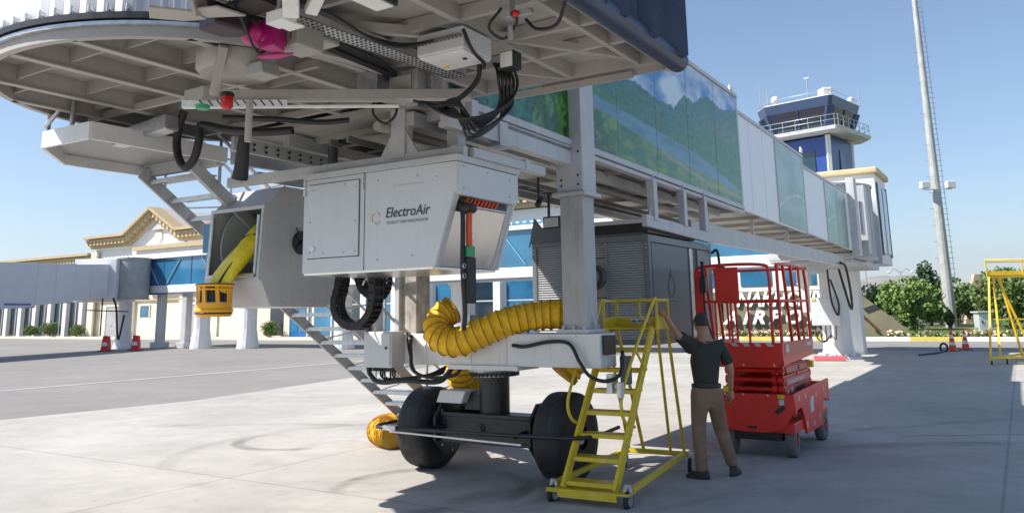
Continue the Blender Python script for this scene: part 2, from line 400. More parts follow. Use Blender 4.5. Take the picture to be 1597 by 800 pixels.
def foliage_print(u, z):
    n_ = fb(u * 5, z * 5, 1, 6); c = mixc((.015, .10, .02), (.09, .28, .03), .4 + n_ * 1.6)
    if u < -.9: c = mixc((.01, .10, .09), (.05, .24, .16), .4 + n_ * 1.5)
    return mixc(c, (.004, .03, .008), max(0, fb(u * 14, z * 14, 5)) * 2)
def pale_print(u, z):
    n_ = fb(u * .9, z * 1.6, 3, 5); c = mixc((.16, .30, .24), (.34, .45, .44), .45 + n_ * .9 + (z - 4.3) * .4)
    if abs(z - 4.0 - .22 * sin(u * 1.3)) < .02: c = mixc(c, (.6, .62, .55), .6)
    return c
def dark_tree_print(u, z):
    c = pale_print(u, z); tr = 4.6 + .35 * fb(u * 1.4, 2)
    if u > 15.6 and z < tr + .2: c = mixc(c, (.06, .13, .04), .8 - max(0, fb(u * 2, z * 3, 8)) * .6)
    return c
PRINT = bpy.data.materials.new('printed_panel'); PRINT.use_nodes = True
_n = PRINT.node_tree; _a = _n.nodes.new('ShaderNodeVertexColor'); _a.layer_name = 'print'; _b = _n.nodes['Principled BSDF']
_n.links.new(_a.outputs[0], _b.inputs['Base Color']); _b.inputs['Roughness'].default_value = .3; _b.inputs['Coat Weight'].default_value = .12; _b.inputs['Coat Roughness'].default_value = .12
def print_panel(u0, u1, z0, z1, fn, n, st=.03, seams=1.22):
    """a printed sheet, 12 mm thick, on the side wall; z0/z1 = (at u0, at u1)"""
    nu = int((u1 - u0) / st) + 1; nz = int((z1[0] - z0[0]) / st) + 1; vs = []; cs = []
    for i in range(nu + 1):
        u = lerp(u0, u1, i / nu); t = i / nu
        for j in range(nz + 1):
            z = lerp(lerp(z0[0], z0[1], t), lerp(z1[0], z1[1], t), j / nz); vs.append((n, u, z)); cs.append(fn(u, z))
    q = nz + 1; fs = [(i * q + j, (i + 1) * q + j, (i + 1) * q + j + 1, i * q + j + 1) for i in range(nu) for j in range(nz)]
    me = bpy.data.meshes.new('mural_panel'); me.from_pydata([tuple(Vector(v) - B.org) for v in vs], [], fs); me.materials.append(PRINT)
    ca = me.color_attributes.new('print', 'FLOAT_COLOR', 'POINT')
    for i, c in enumerate(cs): ca.data[i].color = (max(0, c[0]), max(0, c[1]), max(0, c[2]), 1)
    return me
# --- tunnel sections
secs = [(-2.35, 6.22, 0.0, -2.44, (3.52, 3.47), (5.45, 5.45)), (6.22, 11.55, -.07, -2.40, (3.50, 3.44), (5.24, 5.20)), (11.55, 18.0, -.14, -2.36, (3.50, 3.39), (5.03, 5.03))]
for i, (u0, u1, n1, n0, zb, zt) in enumerate(secs):
    mb = MB()
    # walls 6 cm thick, roof and floor plates
    for (a, b) in ((n1 - .06, n1), (n0, n0 + .06)):
        mb.add([(a, u0, zb[0]), (b, u0, zb[0]), (b, u0, zt[0]), (a, u0, zt[0]), (a, u1, zb[1]), (b, u1, zb[1]), (b, u1, zt[1]), (a, u1, zt[1])],
               [(0, 1, 2, 3), (7, 6, 5, 4), (0, 4, 5, 1), (1, 5, 6, 2), (2, 6, 7, 3), (3, 7, 4, 0)])
    s = B.part('tunnel_section', mb, ALU if i else GREY, bev=.006)
    mb = MB(); mb.add([(n0 + .06, u0, zb[0] + .03), (n1 - .06, u0, zb[0] + .03), (n1 - .06, u1, zb[1] + .03), (n0 + .06, u1, zb[1] + .03),
                       (n0 + .06, u0, zb[0] + .09), (n1 - .06, u0, zb[0] + .09), (n1 - .06, u1, zb[1] + .09), (n0 + .06, u1, zb[1] + .09)],
                      [(0, 1, 2, 3), (7, 6, 5, 4), (0, 4, 5, 1), (1, 5, 6, 2), (2, 6, 7, 3), (3, 7, 4, 0)])
    k = u0 + .4
    while k < u1 - .2:
        z = lerp(zb[0], zb[1], (k - u0) / (u1 - u0)); mb.box(n0 + .07, n1 - .07, k, k + .06, z - .03, z + .03); k += 1.15
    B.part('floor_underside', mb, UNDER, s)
    mb = MB()
    mb.add([(n0 - .03, u0 - .02, zt[0]), (n1 + .03, u0 - .02, zt[0]), (n1 + .03, u1 + .02, zt[1]), (n0 - .03, u1 + .02, zt[1]),
            (n0 - .03, u0 - .02, zt[0] + .06), (n1 + .03, u0 - .02, zt[0] + .06), (n1 + .03, u1 + .02, zt[1] + .06), (n0 - .03, u1 + .02, zt[1] + .06)],
           [(0, 1, 2, 3), (7, 6, 5, 4), (0, 4, 5, 1), (1, 5, 6, 2), (2, 6, 7, 3), (3, 7, 4, 0)])
    B.part('roof_edge', mb, GREY, s)
    mb = MB()   # rim angle at the section end
    for nn in (n0 - .012, n1 - .03): mb.box(nn, nn + .045, u1 - .05, u1 + .03, zb[1] - .02, zt[1] + .03)
    mb.box(n0, n1, u1 - .05, u1 + .02, zb[1] - .05, zb[1] + .02)
    B.part('end_frame', mb, GREY, s)
    if i == 0:
        B.part('mural_panel', print_panel(-2.3, -.20, (3.60, 3.585), (5.40, 5.40), foliage_print, .012), None, s)
        B.part('mural_panel', print_panel(-.19, 6.17, (3.585, 3.50), (5.40, 5.42), landscape, .012, .022), None, s)
        mb = MB()
        for k in (1.1, 2.35, 3.6, 4.9): mb.box(.004, .0145, k, k + .005, 3.57, 5.4)
        B.part('panel_joint', mb, mat('panel_seam', (.20, .32, .30), .5), s)
        mb = MB(); mb.bar((.02, -2.35, 3.58), (.02, 6.2, 3.49), .05, .07); mb.bar((-.02, -2.35, 3.50), (-.02, 6.2, 3.42), .1, .045)
        mb.bar((-.02, -2.35, 3.35), (-.02, -.05, 3.34), .10, .05); mb.box(-.05, .03, -2.35, -.1, 3.36, 3.52)
        B.part('lower_rail', mb, GREY, s, bev=.004)
    elif i == 1:
        B.part('mural_panel', print_panel(9.05, 11.45, (3.50, 3.47), (5.18, 5.17), pale_print, -.055, .05), None, s)
        mb = MB(); mb.box(-.072, -.05, 9.03, 9.05, 3.5, 5.2)
        for k in (7.15, 8.1): mb.box(-.073, -.0675, k, k + .004, 3.5, 5.2)
        B.part('panel_joint', mb, GREYB, s)
    else:
        B.part('mural_panel', print_panel(14.3, 17.2, (3.46, 3.42), (4.98, 4.98), dark_tree_print, -.125, .06), None, s)
        mb = MB(); mb.box(-.142, -.12, 14.28, 14.3, 3.45, 5.0); B.part('panel_joint', mb, GREYB, s)
# lifting lugs on the roof edge
for (u, z) in ((3.6, 5.51), (6.0, 5.51), (11.3, 5.28)):
    mb = MB(); mb.prism([(u - .09, z), (u + .12, z), (u + .12, z + .10), (u - .05, z + .12)], 'x', -.03, 0.0); mb.cyl((-.032, u + .05, z + .06), (.004, u + .05, z + .06), .02, seg=10)
    B.part('lifting_lug', mb, WPAINT)
# long members under the tunnel
mb = MB()
for n, dz in ((-.42, 0), (-1.95, .0)): mb.bar((n, -2.3, 3.46), (n, 6.1, 3.42), .09, .12)
B.part('floor_beam', mb, GREYB)
mb = MB()
for n in (-1.10, -1.32): mb.bar((n, -2.35, 3.36), (n, 6.9, 3.32), .03, .06)
for k in range(28): mb.box(-1.32, -1.10, -2.2 + k * .33, -2.17 + k * .33, 3.33, 3.35)
B.part('cable_tray', mb, mat('tray_steel', (.22, .22, .22), .5, .4))
mb = MB()
for n in (-1.14, -1.19, -1.25): mb.tube([(n, -2.3, 3.37), (n, 2, 3.355), (n, 6.8, 3.34)], .018, 6)
B.part('cable', mb, CABLE)
mb = MB(); mb.tube([(-.66, -2.45, 3.40), (-.70, 2, 3.38), (-.72, 6, 3.36)], .045, 12); B.part('conduit', mb, UNDER)
mb = MB(); mb.bar((-1.98, -2.9, 3.34), (-2.12, -1.0, 3.36), .04, .13); 
for k in range(14): mb.box(-2.145 + .01 * k, -2.135 + .01 * k, -2.8 + k * .0, -2.7, 3.3, 3.31)
B.part('perforated_channel', mb, GREYB, bev=.003)
mb = MB()
for k in range(12):
    for j in (0, 1): mb.cyl((-1.957 - .0085 * k, -2.82 + k * .15, 3.31 + j * .05), (-1.945 - .0085 * k, -2.82 + k * .15, 3.31 + j * .05), .014, seg=6)
B.part('channel_hole', mb, BLACKM)
# cable beam slung under sections two and three
mb = MB(); mb.bar((-.42, 4.6, 3.03), (-.42, 17.5, 3.10), .10, .30)
for k in (5.5, 8.2, 11.0): mb.box(-.45, -.39, k, k + .08, 3.15, 3.5)
B.part('cable_beam', mb, GREY, bev=.006)
mb = MB(); mb.tube(crv([(-.3, 16.6, 3.0), (-.28, 17.2, 2.9), (-.26, 17.5, 2.3), (-.3, 17.8, 1.8), (-.4, 18.1, 1.75), (-.55, 18.3, 2.3), (-.7, 18.5, 2.9)]), .035, 8); B.part('cable', mb, CABLE)
# --- support columns, cross beam
for n in (0.0, -2.22):
    mb = MB()
    if n == 0:
        mb.box(-.165, .155, -.16, .16, 3.02, 4.9); col = B.part('support_column', mb, GREY, bev=.012)
        mb = MB(); mb.box(-.2, .19, -.2, .2, 2.985, 3.025); B.part('column_collar', mb, GREY, col, bev=.006)
        mb = MB(); mb.box(-.14, .13, -.135, .135, 1.56, 2.985); B.part('inner_column', mb, mat('weathered_column_paint', (.43, .44, .44), .5, var=.1, streak=.55, dirt=(.16, .14, .11)), col, bev=.008)
        mb = MB(); mb.box(-.19, .18, -.19, .19, 1.575, 1.61)
        for a in (-1, 1):
            mb.prism([(a * .13, 1.6), (a * .185, 1.6), (a * .13, 1.78)], 'y', -.01, .01)
            for b in (-.12, 0, .12): mb.cyl((b, a * -.165, 1.61), (b, a * -.165, 1.65), .016, seg=6)
        B.part('base_plate', mb, GREY, col)
        mb = MB()
        for (x, z) in ((-.1, 3.1), (-.1, 3.16), (.1, 3.1), (.1, 3.2), (-.11, 3.35), (.11, 3.45)): mb.cyl((x, -.168, z), (x, -.158, z), .012, seg=6)
        B.part('bolt', mb, BLACKM, col)
    else:
        mb = MB(); mb.box(-2.37, -2.07, -.15, .15, 3.0, 4.9); col = B.part('support_column', mb, GREY, bev=.01)
        mb = MB(); mb.box(-2.34, -2.08, -.13, .13, 1.56, 3.0); B.part('inner_column', mb, RUST, col, bev=.008)
        mb = MB(); mb.box(-2.37, -2.30, -.18, .12, 1.5, 3.2); B.part('guide_plate', mb, GREY, col, bev=.006)
        mb = MB(); mb.box(-2.66, -2.56, -.3, -.16, 1.15, 3.3); B.part('cable_mast', mb, GREYB, col, bev=.006)
mb = MB(); mb.box(-2.42, .30, -.19, .19, 1.23, 1.57); xb = B.part('cross_beam', mb, WPAINT, bev=.012)
mb = MB()
for n in (-1.9, -1.28, -.82): mb.box(n, n + .02, -.2, -.188, 1.24, 1.56)
mb.box(-1.55, -.65, -.23, .23, 1.19, 1.235)
B.part('stiffener', mb, WPAINT, xb)
mb = MB(); mb.box(-2.62, -2.2, -.42, -.2, 1.20, 1.60); bx = B.part('control_box', mb, PANEL, bev=.008)
mb = MB(); mb.box(-2.6, -2.22, -.432, -.42, 1.22, 1.58); B.part('box_door', mb, PANEL, bx, bev=.004)
mb = MB(); mb.cyl((-2.27, -.445, 1.42), (-2.27, -.43, 1.42), .015, seg=8); B.part('lock', mb, BLACKM, bx)
mb = MB()
for i in range(9): 
    x = -2.56 + i * .035
    mb.cyl((x, -.3, 1.2), (x, -.3, 1.15), .013, seg=6)
for i in range(6):
    x = -2.5 + i * .05; y = -.26 - .02 * (i % 3)
    mb.tube(crv([(x, y, 1.17), (x + .06, y - .03, 1.08 - .02 * (i % 2)), (x + .3, -.2, 1.05 + .012 * i), (-1.9 + .03 * i, -.1, 1.12), (-1.75, .0, 1.2)], 5), .011, 6)
mb.tube(crv([(-2.62, -.3, 3.2), (-2.63, -.33, 2.4), (-2.63, -.33, 1.3), (-2.56, -.33, 1.08), (-2.4, -.33, 1.03), (-2.1, -.3, 1.06), (-1.7, -.2, 1.05), (-1.55, -.15, 1.2)], 7), .028, 8)
mb.tube(crv([(-2.1, -.2, 1.55), (-2.0, -.32, 1.35), (-1.92, -.38, 1.18), (-1.75, -.3, 1.1), (-1.5, -.2, 1.12), (-1.42, -.15, 1.2)], 6), .02, 8)
mb.tube(crv([(-.72, -.2, 1.45), (-.55, -.24, 1.44), (-.25, -.24, 1.49), (-.02, -.24, 1.47), (.1, -.26, 1.3), (.22, -.27, 1.16), (.4, -.26, 1.12), (.52, -.2, 1.2), (.5, -.1, 1.4)], 7), .019, 8)
mb.tube(crv([(-2.16, -.2, 1.58), (-2.05, -.3, 1.4), (-1.98, -.3, 1.2), (-1.9, -.28, 1.08)], 6), .012, 6)
B.part('cable', mb, CABLE)
mb = MB(); mb.box(.3, .36, -.14, .06, 1.36, 1.55); B.part('junction_box', mb, BLACKM, bev=.006)
mb = MB(); mb.box(.38, .47, .08, .18, 1.06, 1.34); B.part('junction_box', mb, DARKG, bev=.006)
mb = MB(); mb.box(.36, .42, -.2, -.12, 1.0, 1.18); mb.box(.46, .5, -.18, -.1, .96, 1.1); B.part('cable_gland', mb, GALV)
# --- slew bearing, pivot and wheel bogie
CX, CU = -1.34, .38
mb = MB(); mb.lathe([(.28, 1.16), (.28, 1.19), (.30, 1.19), (.30, 1.13), (.255, 1.13), (.255, 1.08)], (CX, CU, 0), seg=40, caps=True); sb = B.part('slew_ring', mb, GALV)
mb = MB()
for k in range(34):
    a = 2 * pi * k / 34; mb.cyl((CX + .275 * cos(a), CU + .275 * sin(a), 1.085), (CX + .275 * cos(a), CU + .275 * sin(a), 1.13), .016, seg=6)
B.part('bolt', mb, BLACKM, sb)
mb = MB(); mb.cyl((CX, CU, .45), (CX, CU, 1.1), .175, seg=32); B.part('pivot_post', mb, BLACKM)
mb = MB(); mb.box(CX - .72, CX + .72, CU - .2, CU + .2, .36, .66)
mb.box(CX - .74, CX + .74, CU - .22, CU - .2, .63, .68); mb.box(CX - .74, CX + .74, CU - .22, CU - .2, .35, .39)
axle = B.part('axle_beam', mb, BLACKM, bev=.01)
mb = MB(); mb.cyl((CX - .08, CU - .215, .5), (CX - .08, CU - .2, .5), .075, seg=20); mb.cyl((CX - .08, CU - .23, .5), (CX - .08, CU - .215, .5), .05, seg=16)
for x in (-.6, -.55, .55, .6): mb.cyl((CX + x, CU - .225, .57), (CX + x, CU - .2, .57), .013, seg=6)
B.part('hub_cover', mb, BLACKM, axle)
for sgn in (-1, 1):
    wx = CX + sgn * .92
    prof = [(.12, -.2), (.30, -.2), (.41, -.185), (.455, -.14), (.465, -.09), (.465, .09), (.455, .14), (.41, .185), (.30, .2), (.12, .2)]
    mb = MB(); mb.lathe(prof, (wx, CU, .468), 'x', 56, smooth=True)
    wh = B.part('wheel', mb, RUB)
    mb = MB(); mb.lathe([(.001, -.15), (.30, -.15), (.30, .15), (.001, .15)], (wx, CU, .468), 'x', 36, smooth=False)
    B.part('rim', mb, BLACKM, wh)
    mb = MB()
    for k in range(8):
        a = 2 * pi * k / 8
        for s_ in (-1, 1): mb.cyl((wx + s_ * .145, CU + .2 * cos(a), .468 + .2 * sin(a)), (wx + s_ * .175, CU + .2 * cos(a), .468 + .2 * sin(a)), .018, seg=6)
    mb.cyl((wx - .19, CU, .468), (wx + .19, CU, .468), .07, seg=16)
    B.part('hub', mb, GALV, wh)
    # octagonal gearbox plate on the inner side
    mb = MB(); ix = CX + sgn * .635
    mb.prism([(CU + .33 * cos(a) * 1.0, .50 + .33 * sin(a)) for a in [radians(22.5 + 45 * q) for q in range(8)]], 'x', ix - .02, ix + .02)
    gp = B.part('gearbox_plate', mb, BLACKM, bev=.006)
    mb = MB()
    for q in range(8):
        a = radians(45 * q); mb.cyl((ix - .035, CU + .27 * cos(a), .5 + .27 * sin(a)), (ix + .035, CU + .27 * cos(a), .5 + .27 * sin(a)), .014, seg=6)
    B.part('bolt', mb, GALV, gp)
mb = MB(); mb.prism([(CX - .66, .78), (CX - .30, .78), (CX - .24, .92), (CX - .60, .92)], 'y', CU - .24, CU + .02); B.part('motor_cover', mb, WPAINT, bev=.01)
mb = MB(); mb.prism([(CX - .34, .70), (CX - .1, .70), (CX - .1, .86), (CX - .26, .9)], 'y', CU - .12, CU + .2); mb.cyl((CX - .5, CU + .1, .74), (CX - .1, CU + .1, .74), .1, seg=16); B.part('drive_motor', mb, BLACKM, bev=.006)
# safety bar round the wheels
yb = CU - .62
mb = MB(); mb.tube(crv([(CX - 1.28, CU + .2, .52), (CX - 1.34, yb + .3, .52), (CX - 1.26, yb + .04, .52), (CX - 1.0, yb, .52), (CX - .2, yb, .53), (CX + .6, yb, .54), (CX + 1.15, yb, .55), (CX + 1.42, yb + .06, .56), (CX + 1.5, yb + .3, .57), (CX + 1.45, CU + .2, .57)], 6), .02, 8)
B.part('bumper_bar', mb, BLACKM)
mb = MB(); mb.bar((CX - 1.0, yb - .03, .49), (CX + .75, yb - .03, .46), .03, .018)
mb.box(CX - 1.1, CX - .92, yb - .04, yb + .04, .50, .55)
B.part('bumper_strip', mb, GALV)
mb = MB()
for x in (-.62, .62): mb.bar((CX + x, yb, .52), (CX + x * .9, CU - .18, .52), .04)
B.part('bumper_bracket', mb, BLACKM)
# --- frame that hangs the equipment boxes
mb = MB(); mb.bar((-2.78, -2.28, 3.13), (.16, -2.28, 3.10), .06, .10)
mb.bar((-2.72, -1.35, 3.14), (.2, -1.35, 3.12), .06, .10); mb.box(-2.4, -2.33, -2.3, -1.3, 3.12, 3.2); mb.box(.02, .09, -2.3, -1.3, 3.09, 3.17); mb.box(.12, .19, -2.2, -1.0, 3.07, 3.15)
hf = B.part('hanging_frame', mb, GREY, bev=.004)
mb = MB()
mb.box(-.62, -.46, -2.32, -2.2, 3.12, 3.64); mb.prism([(-.62, 3.14), (-.76, 3.14), (-.62, 3.36)], 'y', -2.3, -2.28); mb.prism([(-.46, 3.14), (-.32, 3.14), (-.46, 3.36)], 'y', -2.3, -2.28)
B.part('hanger_post', mb, GREY, hf, bev=.006)
mb = MB(); mb.box(-.17, -.05, -2.1, -1.98, 3.12, 3.42); mb.box(-.2, -.02, -2.14, -1.94, 3.40, 3.42); B.part('hanger_post', mb, GREY, hf, bev=.004)
mb = MB(); mb.box(-2.62, -2.56, -2.32, -2.26, 3.1, 3.62); mb.box(-2.18, -2.12, -1.7, -1.6, 3.1, 3.62); B.part('hanger_post', mb, GREYB, hf, bev=.004)
# I beam stub and clamp at the tunnel corner
mb = MB(); mb.box(-.9, .03, -2.12, -2.02, 3.46, 3.62); mb.box(-.05, .05, -1.58, -1.44, 3.30, 3.52); mb.box(-.08, .08, -1.62, -1.40, 3.28, 3.30); mb.box(-.05, .1, -2.1, -2.0, 3.4, 3.6)
B.part('end_bracket', mb, GREY, bev=.004)
# frames above the air unit
mb = MB(); mb.bar((.0, 1.82, 2.90), (.0, 4.45, 2.84), .07, .15); mb.bar((-1.2, 1.85, 2.90), (.0, 1.85, 2.90), .05, .05); mb.bar((-1.2, 1.85, 3.0), (-1.2, 4.4, 2.95), .07, .1)
hf2 = B.part('hanging_frame', mb, GREY, bev=.005)
for u in (2.12, 3.22, 4.1):
    mb = MB(); mb.box(-.05, .05, u - .06, u + .06, 2.92, 3.46); mb.box(-.055, .055, u - .075, u - .06, 3.36, 3.52)
    mb.prism([(u - .06, 2.92), (u - .16, 2.92), (u - .06, 3.2)], 'x', -.01, .01) if u < 3 else None
    B.part('hanger_post', mb, GREY, hf2, bev=.004)
mb = MB(); mb.box(-1.22, -1.12, 2.0, 2.1, 2.9, 3.45); B.part('hanger_post', mb, GREY, hf2)
# camera and flood under the tunnel
mb = MB(); mb.cyl((-.62, .25, 3.3), (-.62, .25, 3.05), .015, seg=8); mb.cyl((-.62, .22, 2.98), (-.62, .30, 3.06), .035, seg=12); B.part('camera', mb, BLACKM)
mb = MB(); mb.cyl((-1.25, 1.6, 3.3), (-1.25, 1.6, 2.95), .02, seg=8); mb.box(-1.33, -1.08, 1.58, 1.64, 2.86, 3.02); fl = B.part('floodlight', mb, BLACKM)
mb = MB(); mb.box(-1.31, -1.1, 1.57, 1.58, 2.88, 3.0); B.part('lamp_glass', mb, mat('lamp_glass', (.55, .55, .55), .2), fl)
# --- rotunda at the far end, with its column
RN, RU = -1.62, 22.6
QN, QU, QR = -1.42, 20.0, 1.62
mb = MB(); mb.lathe([(QR, 3.25), (QR, 5.5), (QR + .04, 5.5), (QR + .04, 5.57), (.01, 5.62)], (QN, QU, 0), 'z', 48, smooth=False); mb.lathe([(.01, 3.22), (QR + .04, 3.22), (QR + .04, 3.27)], (QN, QU, 0), 'z', 48, smooth=False)
ro = B.part('rotunda', mb, mat('rotunda_panel', (.46, .47, .48), .45, var=.06))
mb = MB()
for k in range(48):
    a = 2 * pi * (k + .5) / 48; mb.cyl((QN + (QR + .002) * cos(a), QU + (QR + .002) * sin(a), 3.3), (QN + (QR + .002) * cos(a), QU + (QR + .002) * sin(a), 5.5), .009, seg=4)
B.part('slat_joint', mb, GREYB, ro)
mb = MB(); mb.box(-.16, .06, 17.75, 18.25, 3.25, 5.55); mb.box(-2.6, -.16, 17.8, 18.2, 3.2, 3.34); mb.box(-.1, .16, 18.9, 19.3, 3.35, 5.45); mb.box(.05, .12, 18.4, 18.8, 3.9, 4.9); B.part('door_frame', mb, GREY, ro, bev=.01)
mb = MB(); mb.box(-3.0, -.35, 21.3, 24.4, 3.05, 3.24); mb.box(-2.6, -.5, 21.5, 24.4, 3.24, 5.4); B.part('link_section', mb, GREY, ro, bev=.01)
mb = MB(); mb.lathe([(.75, 0.0), (.75, .09), (.56, .09), (.50, .35), (.47, .7), (.45, 2.9), (.62, 3.2)], (RN - .1, RU + .3, 0), 'z', 32, caps=True); rc = B.part('rotunda_column', mb, WPAINT)
mb = MB()
for k in range(12):
    a = 2 * pi * k / 12; c_, s_ = cos(a), sin(a)
    mb.bar((RN - .1 + .5 * c_, RU + .3 + .5 * s_, .12), (RN - .1 + .68 * c_, RU + .3 + .68 * s_, .12), .03, .14)
    mb.cyl((RN - .1 + .69 * c_, RU + .3 + .69 * s_, .09), (RN - .1 + .69 * c_, RU + .3 + .69 * s_, .14), .025, seg=6)
B.part('gusset', mb, WPAINT, rc)
mb = MB(); mb.box(-2.28, -1.35, 21.65, 21.95, 1.15, 2.1); cb = B.part('control_cabinet', mb, PANEL, rc, bev=.03)
mb = MB(); mb.box(-2.7, -2.3, 21.75, 22.3, 2.55, 3.3); mb.box(-2.62, -2.4, 21.9, 22.3, 1.6, 2.6); B.part('bracket', mb, WPAINT, rc, bev=.02)
mb = MB()
for i in range(5): mb.tube(crv([(-2.2 + .17 * i, 21.75, 1.15), (-2.15 + .15 * i, 21.7, .75 - .05 * (i % 3)), (-1.95 + .06 * i, 21.8, .6 + .06 * i), (-1.8, 22.2, .8)], 6), .02, 6)
mb.tube(crv([(-1.62, 21.6, 3.2), (-1.6, 21.55, 2.6), (-1.55, 21.55, 1.9), (-1.4, 21.58, 1.5), (-1.35, 21.6, 1.9), (-1.55, 21.6, 2.7)], 7), .032, 8)
B.part('cable', mb, CABLE, rc)
mb = MB(); mb.box(-2.24, -2.10, 21.63, 21.65, 1.98, 2.08); B.part('warning_sticker', mb, KERBY, rc)
# under the far tunnel end
mb = MB(); mb.box(-2.5, -.3, 18.3, 21.6, 3.08, 3.2); mb.prism([(-1.9, 3.1), (-.9, 3.1), (-1.2, 2.8), (-1.6, 2.8)], 'y', 18.6, 18.8); B.part('end_chassis', mb, GREY, bev=.01)

# --- cab: round floor, curtain, cab floor, canopy
DN, DU, DR, DZ = -1.75, -3.3, 1.66, 3.6
def chord(n): q = DR * DR - (n - DN) ** 2; return math.sqrt(max(0, q))
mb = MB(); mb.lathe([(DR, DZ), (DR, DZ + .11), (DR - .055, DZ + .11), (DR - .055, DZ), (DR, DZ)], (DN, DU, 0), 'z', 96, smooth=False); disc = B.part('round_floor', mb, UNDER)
mb = MB(); mb.lathe([(.001, DZ + .156), (DR - .05, DZ + .156), (DR - .05, DZ + .17), (.001, DZ + .17)], (DN, DU, 0), 'z', 64, smooth=False); B.part('floor_plate', mb, mat('floor_plate_paint', (.30, .29, .28), .6, var=.15, scale=1.5, streak=.4), disc)
mb = MB()
for n in (-3.05, -2.57, -1.83, -1.21, -.57):
    c = chord(n) - .05; mb.box(n - .014, n + .014, DU - c, DU + c, DZ + .012, DZ + .155); mb.box(n - .034, n + .034, DU - c, DU + c, DZ + .0, DZ + .012)
B.part('floor_joist', mb, UNDER, disc)
mb = MB()
for (a, b, us) in ((-3.05, -2.57, (-4.3, -3.6)), (-2.57, -1.83, (-4.5, -3.95, -3.2)), (-1.83, -1.21, (-4.5, -3.9, -3.1)), (-1.21, -.57, (-4.45, -4.0, -3.2, -2.4)), (-.57, -.22, (-3.9,)), (-3.3, -3.05, (-3.9,))):
    for u in us: mb.box(a + .014, b - .014, u - .007, u + .007, DZ + .05, DZ + .155)
for u in (-3.5, -2.5): mb.box(-3.25 if u < -3 else -2.9, -.3, u - .02, u + .02, DZ - .002, DZ + .06)
B.part('cross_rib', mb, UNDER, disc)
mb = MB(); mb.lathe([(DR + .002, DZ + .07), (DR + .03, DZ + .075), (DR + .03, DZ + .10), (DR + .002, DZ + .105)], (DN, DU, 0), 'z', 96, smooth=False); B.part('rim_ring', mb, GALV, disc)
mb = MB(); mb.lathe([(DR - .06, DZ + .112), (DR + .045, DZ + .112), (DR + .045, DZ + .155), (DR - .06, DZ + .155)], (DN, DU, 0), 'z', 96, smooth=False); ch = B.part('chain_track', mb, BLACKM, disc)
mb = MB(); NSL = 84
for k in range(NSL):
    a0 = 2 * pi * k / NSL; a1 = 2 * pi * (k + .975) / NSL; r = DR - .02
    p = [(DN + r * cos(a), DU + r * sin(a)) for a in (a0, a1)]; am = (a0 + a1) / 2
    pm = (DN + (r + .018) * cos(am), DU + (r + .018) * sin(am)); pi_ = (DN + (r - .04) * cos(am), DU + (r - .04) * sin(am))
    if abs(math.degrees(am)) < 55 or math.degrees(am) > 305: continue
    mb.prism([p[0], pm, p[1], pi_], 'z', DZ + .165, DZ + 2.2)
cu = B.part('curtain_wall', mb, mat('curtain_white', (.88, .88, .88), .45, var=.03))
mb = MB()
for k in range(NSL):
    a = 2 * pi * (k + .9) / NSL
    if math.degrees(a) < 55 or math.degrees(a) > 305: continue
    c_, s_ = cos(a), sin(a); p = Vector((DN + (DR + .0) * c_, DU + (DR + .0) * s_, 0)); q = Vector((DN + (DR + .06) * c_, DU + (DR + .06) * s_, 0))
    mb.bar(p + Vector((0, 0, DZ + .19)), q - (q - p) * .3 + Vector((0, 0, DZ + .19)), .02, .03); mb.cyl(q - (q - p) * .4 + Vector((0, 0, DZ + .16)), q - (q - p) * .4 + Vector((0, 0, DZ + .21)), .010, seg=6)
B.part('curtain_roller', mb, GALV, cu)
# round ring beam and cab floor towards the aircraft
mb = MB()
rb = DR + .06
ring = [(DN + (rb + .10) * cos(a), DU + (rb + .10) * sin(a)) for a in [radians(d) for d in range(-20, 48, 4)]]
ring2 = [(DN + (rb + .02) * cos(a), DU + (rb + .02) * sin(a)) for a in [radians(d) for d in range(-20, 48, 4)]]
for i in range(len(ring) - 1):
    mb.prism([ring[i], ring[i + 1], ring2[i + 1], ring2[i]], 'z', DZ - .03, DZ + .12)
B.part('ring_beam', mb, UNDER, bev=.004)
CF = T
FN0, FN1, FU0, FU1 = .02, 1.86, -6.3, -2.1
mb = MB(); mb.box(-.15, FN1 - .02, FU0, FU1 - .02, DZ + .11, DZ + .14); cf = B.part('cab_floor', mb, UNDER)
mb = MB()
mb.box(-.5, FN1, FU1 - .06, FU1, DZ - .0, DZ + .12)            # edge towards the tunnel
mb.box(FN1 - .06, FN1, FU0, FU1 - .06, DZ + .002, DZ + .12)
for n in (.27, 1.08): mb.box(n - .025, n + .025, FU0, FU1 - .06, DZ + .003, DZ + .11)
mb.box(1.64, 1.68, FU0, FU1 - .06, DZ + .0025, DZ + .11)
for u in (-5.8, -5.0, -4.3, -3.65, -3.13, -2.68): mb.box(-.1, FN1 - .06, u - .02, u + .02, DZ + .012, DZ + .105)
mb.bar((1.08, -3.25, DZ + .035), (1.64, -2.34, DZ + .035), .045, .06); mb.bar((.27, -4.1, DZ + .03), (1.08, -3.2, DZ + .03), .05, .07); mb.bar((.27, -4.9, DZ + .03), (1.64, -4.2, DZ + .03), .05, .07)
mb.bar((.27, -3.3, DZ + .035), (1.0, -2.15, DZ + .035), .045, .06); mb.bar((1.64, -5.2, DZ + .04), (.3, -5.9, DZ + .04), .05, .05)
B.part('floor_frame', mb, UNDER, cf, bev=.003)
mb = MB(); mb.bar((.45, -2.12, DZ - .05), (1.6, -2.12, DZ - .05), .03, .05); mb.bar((.8, FU1 + .01, DZ - .02), (1.84, FU1 + .01, DZ - .02), .03, .06); B.part('edge_strip', mb, UNDER, cf)
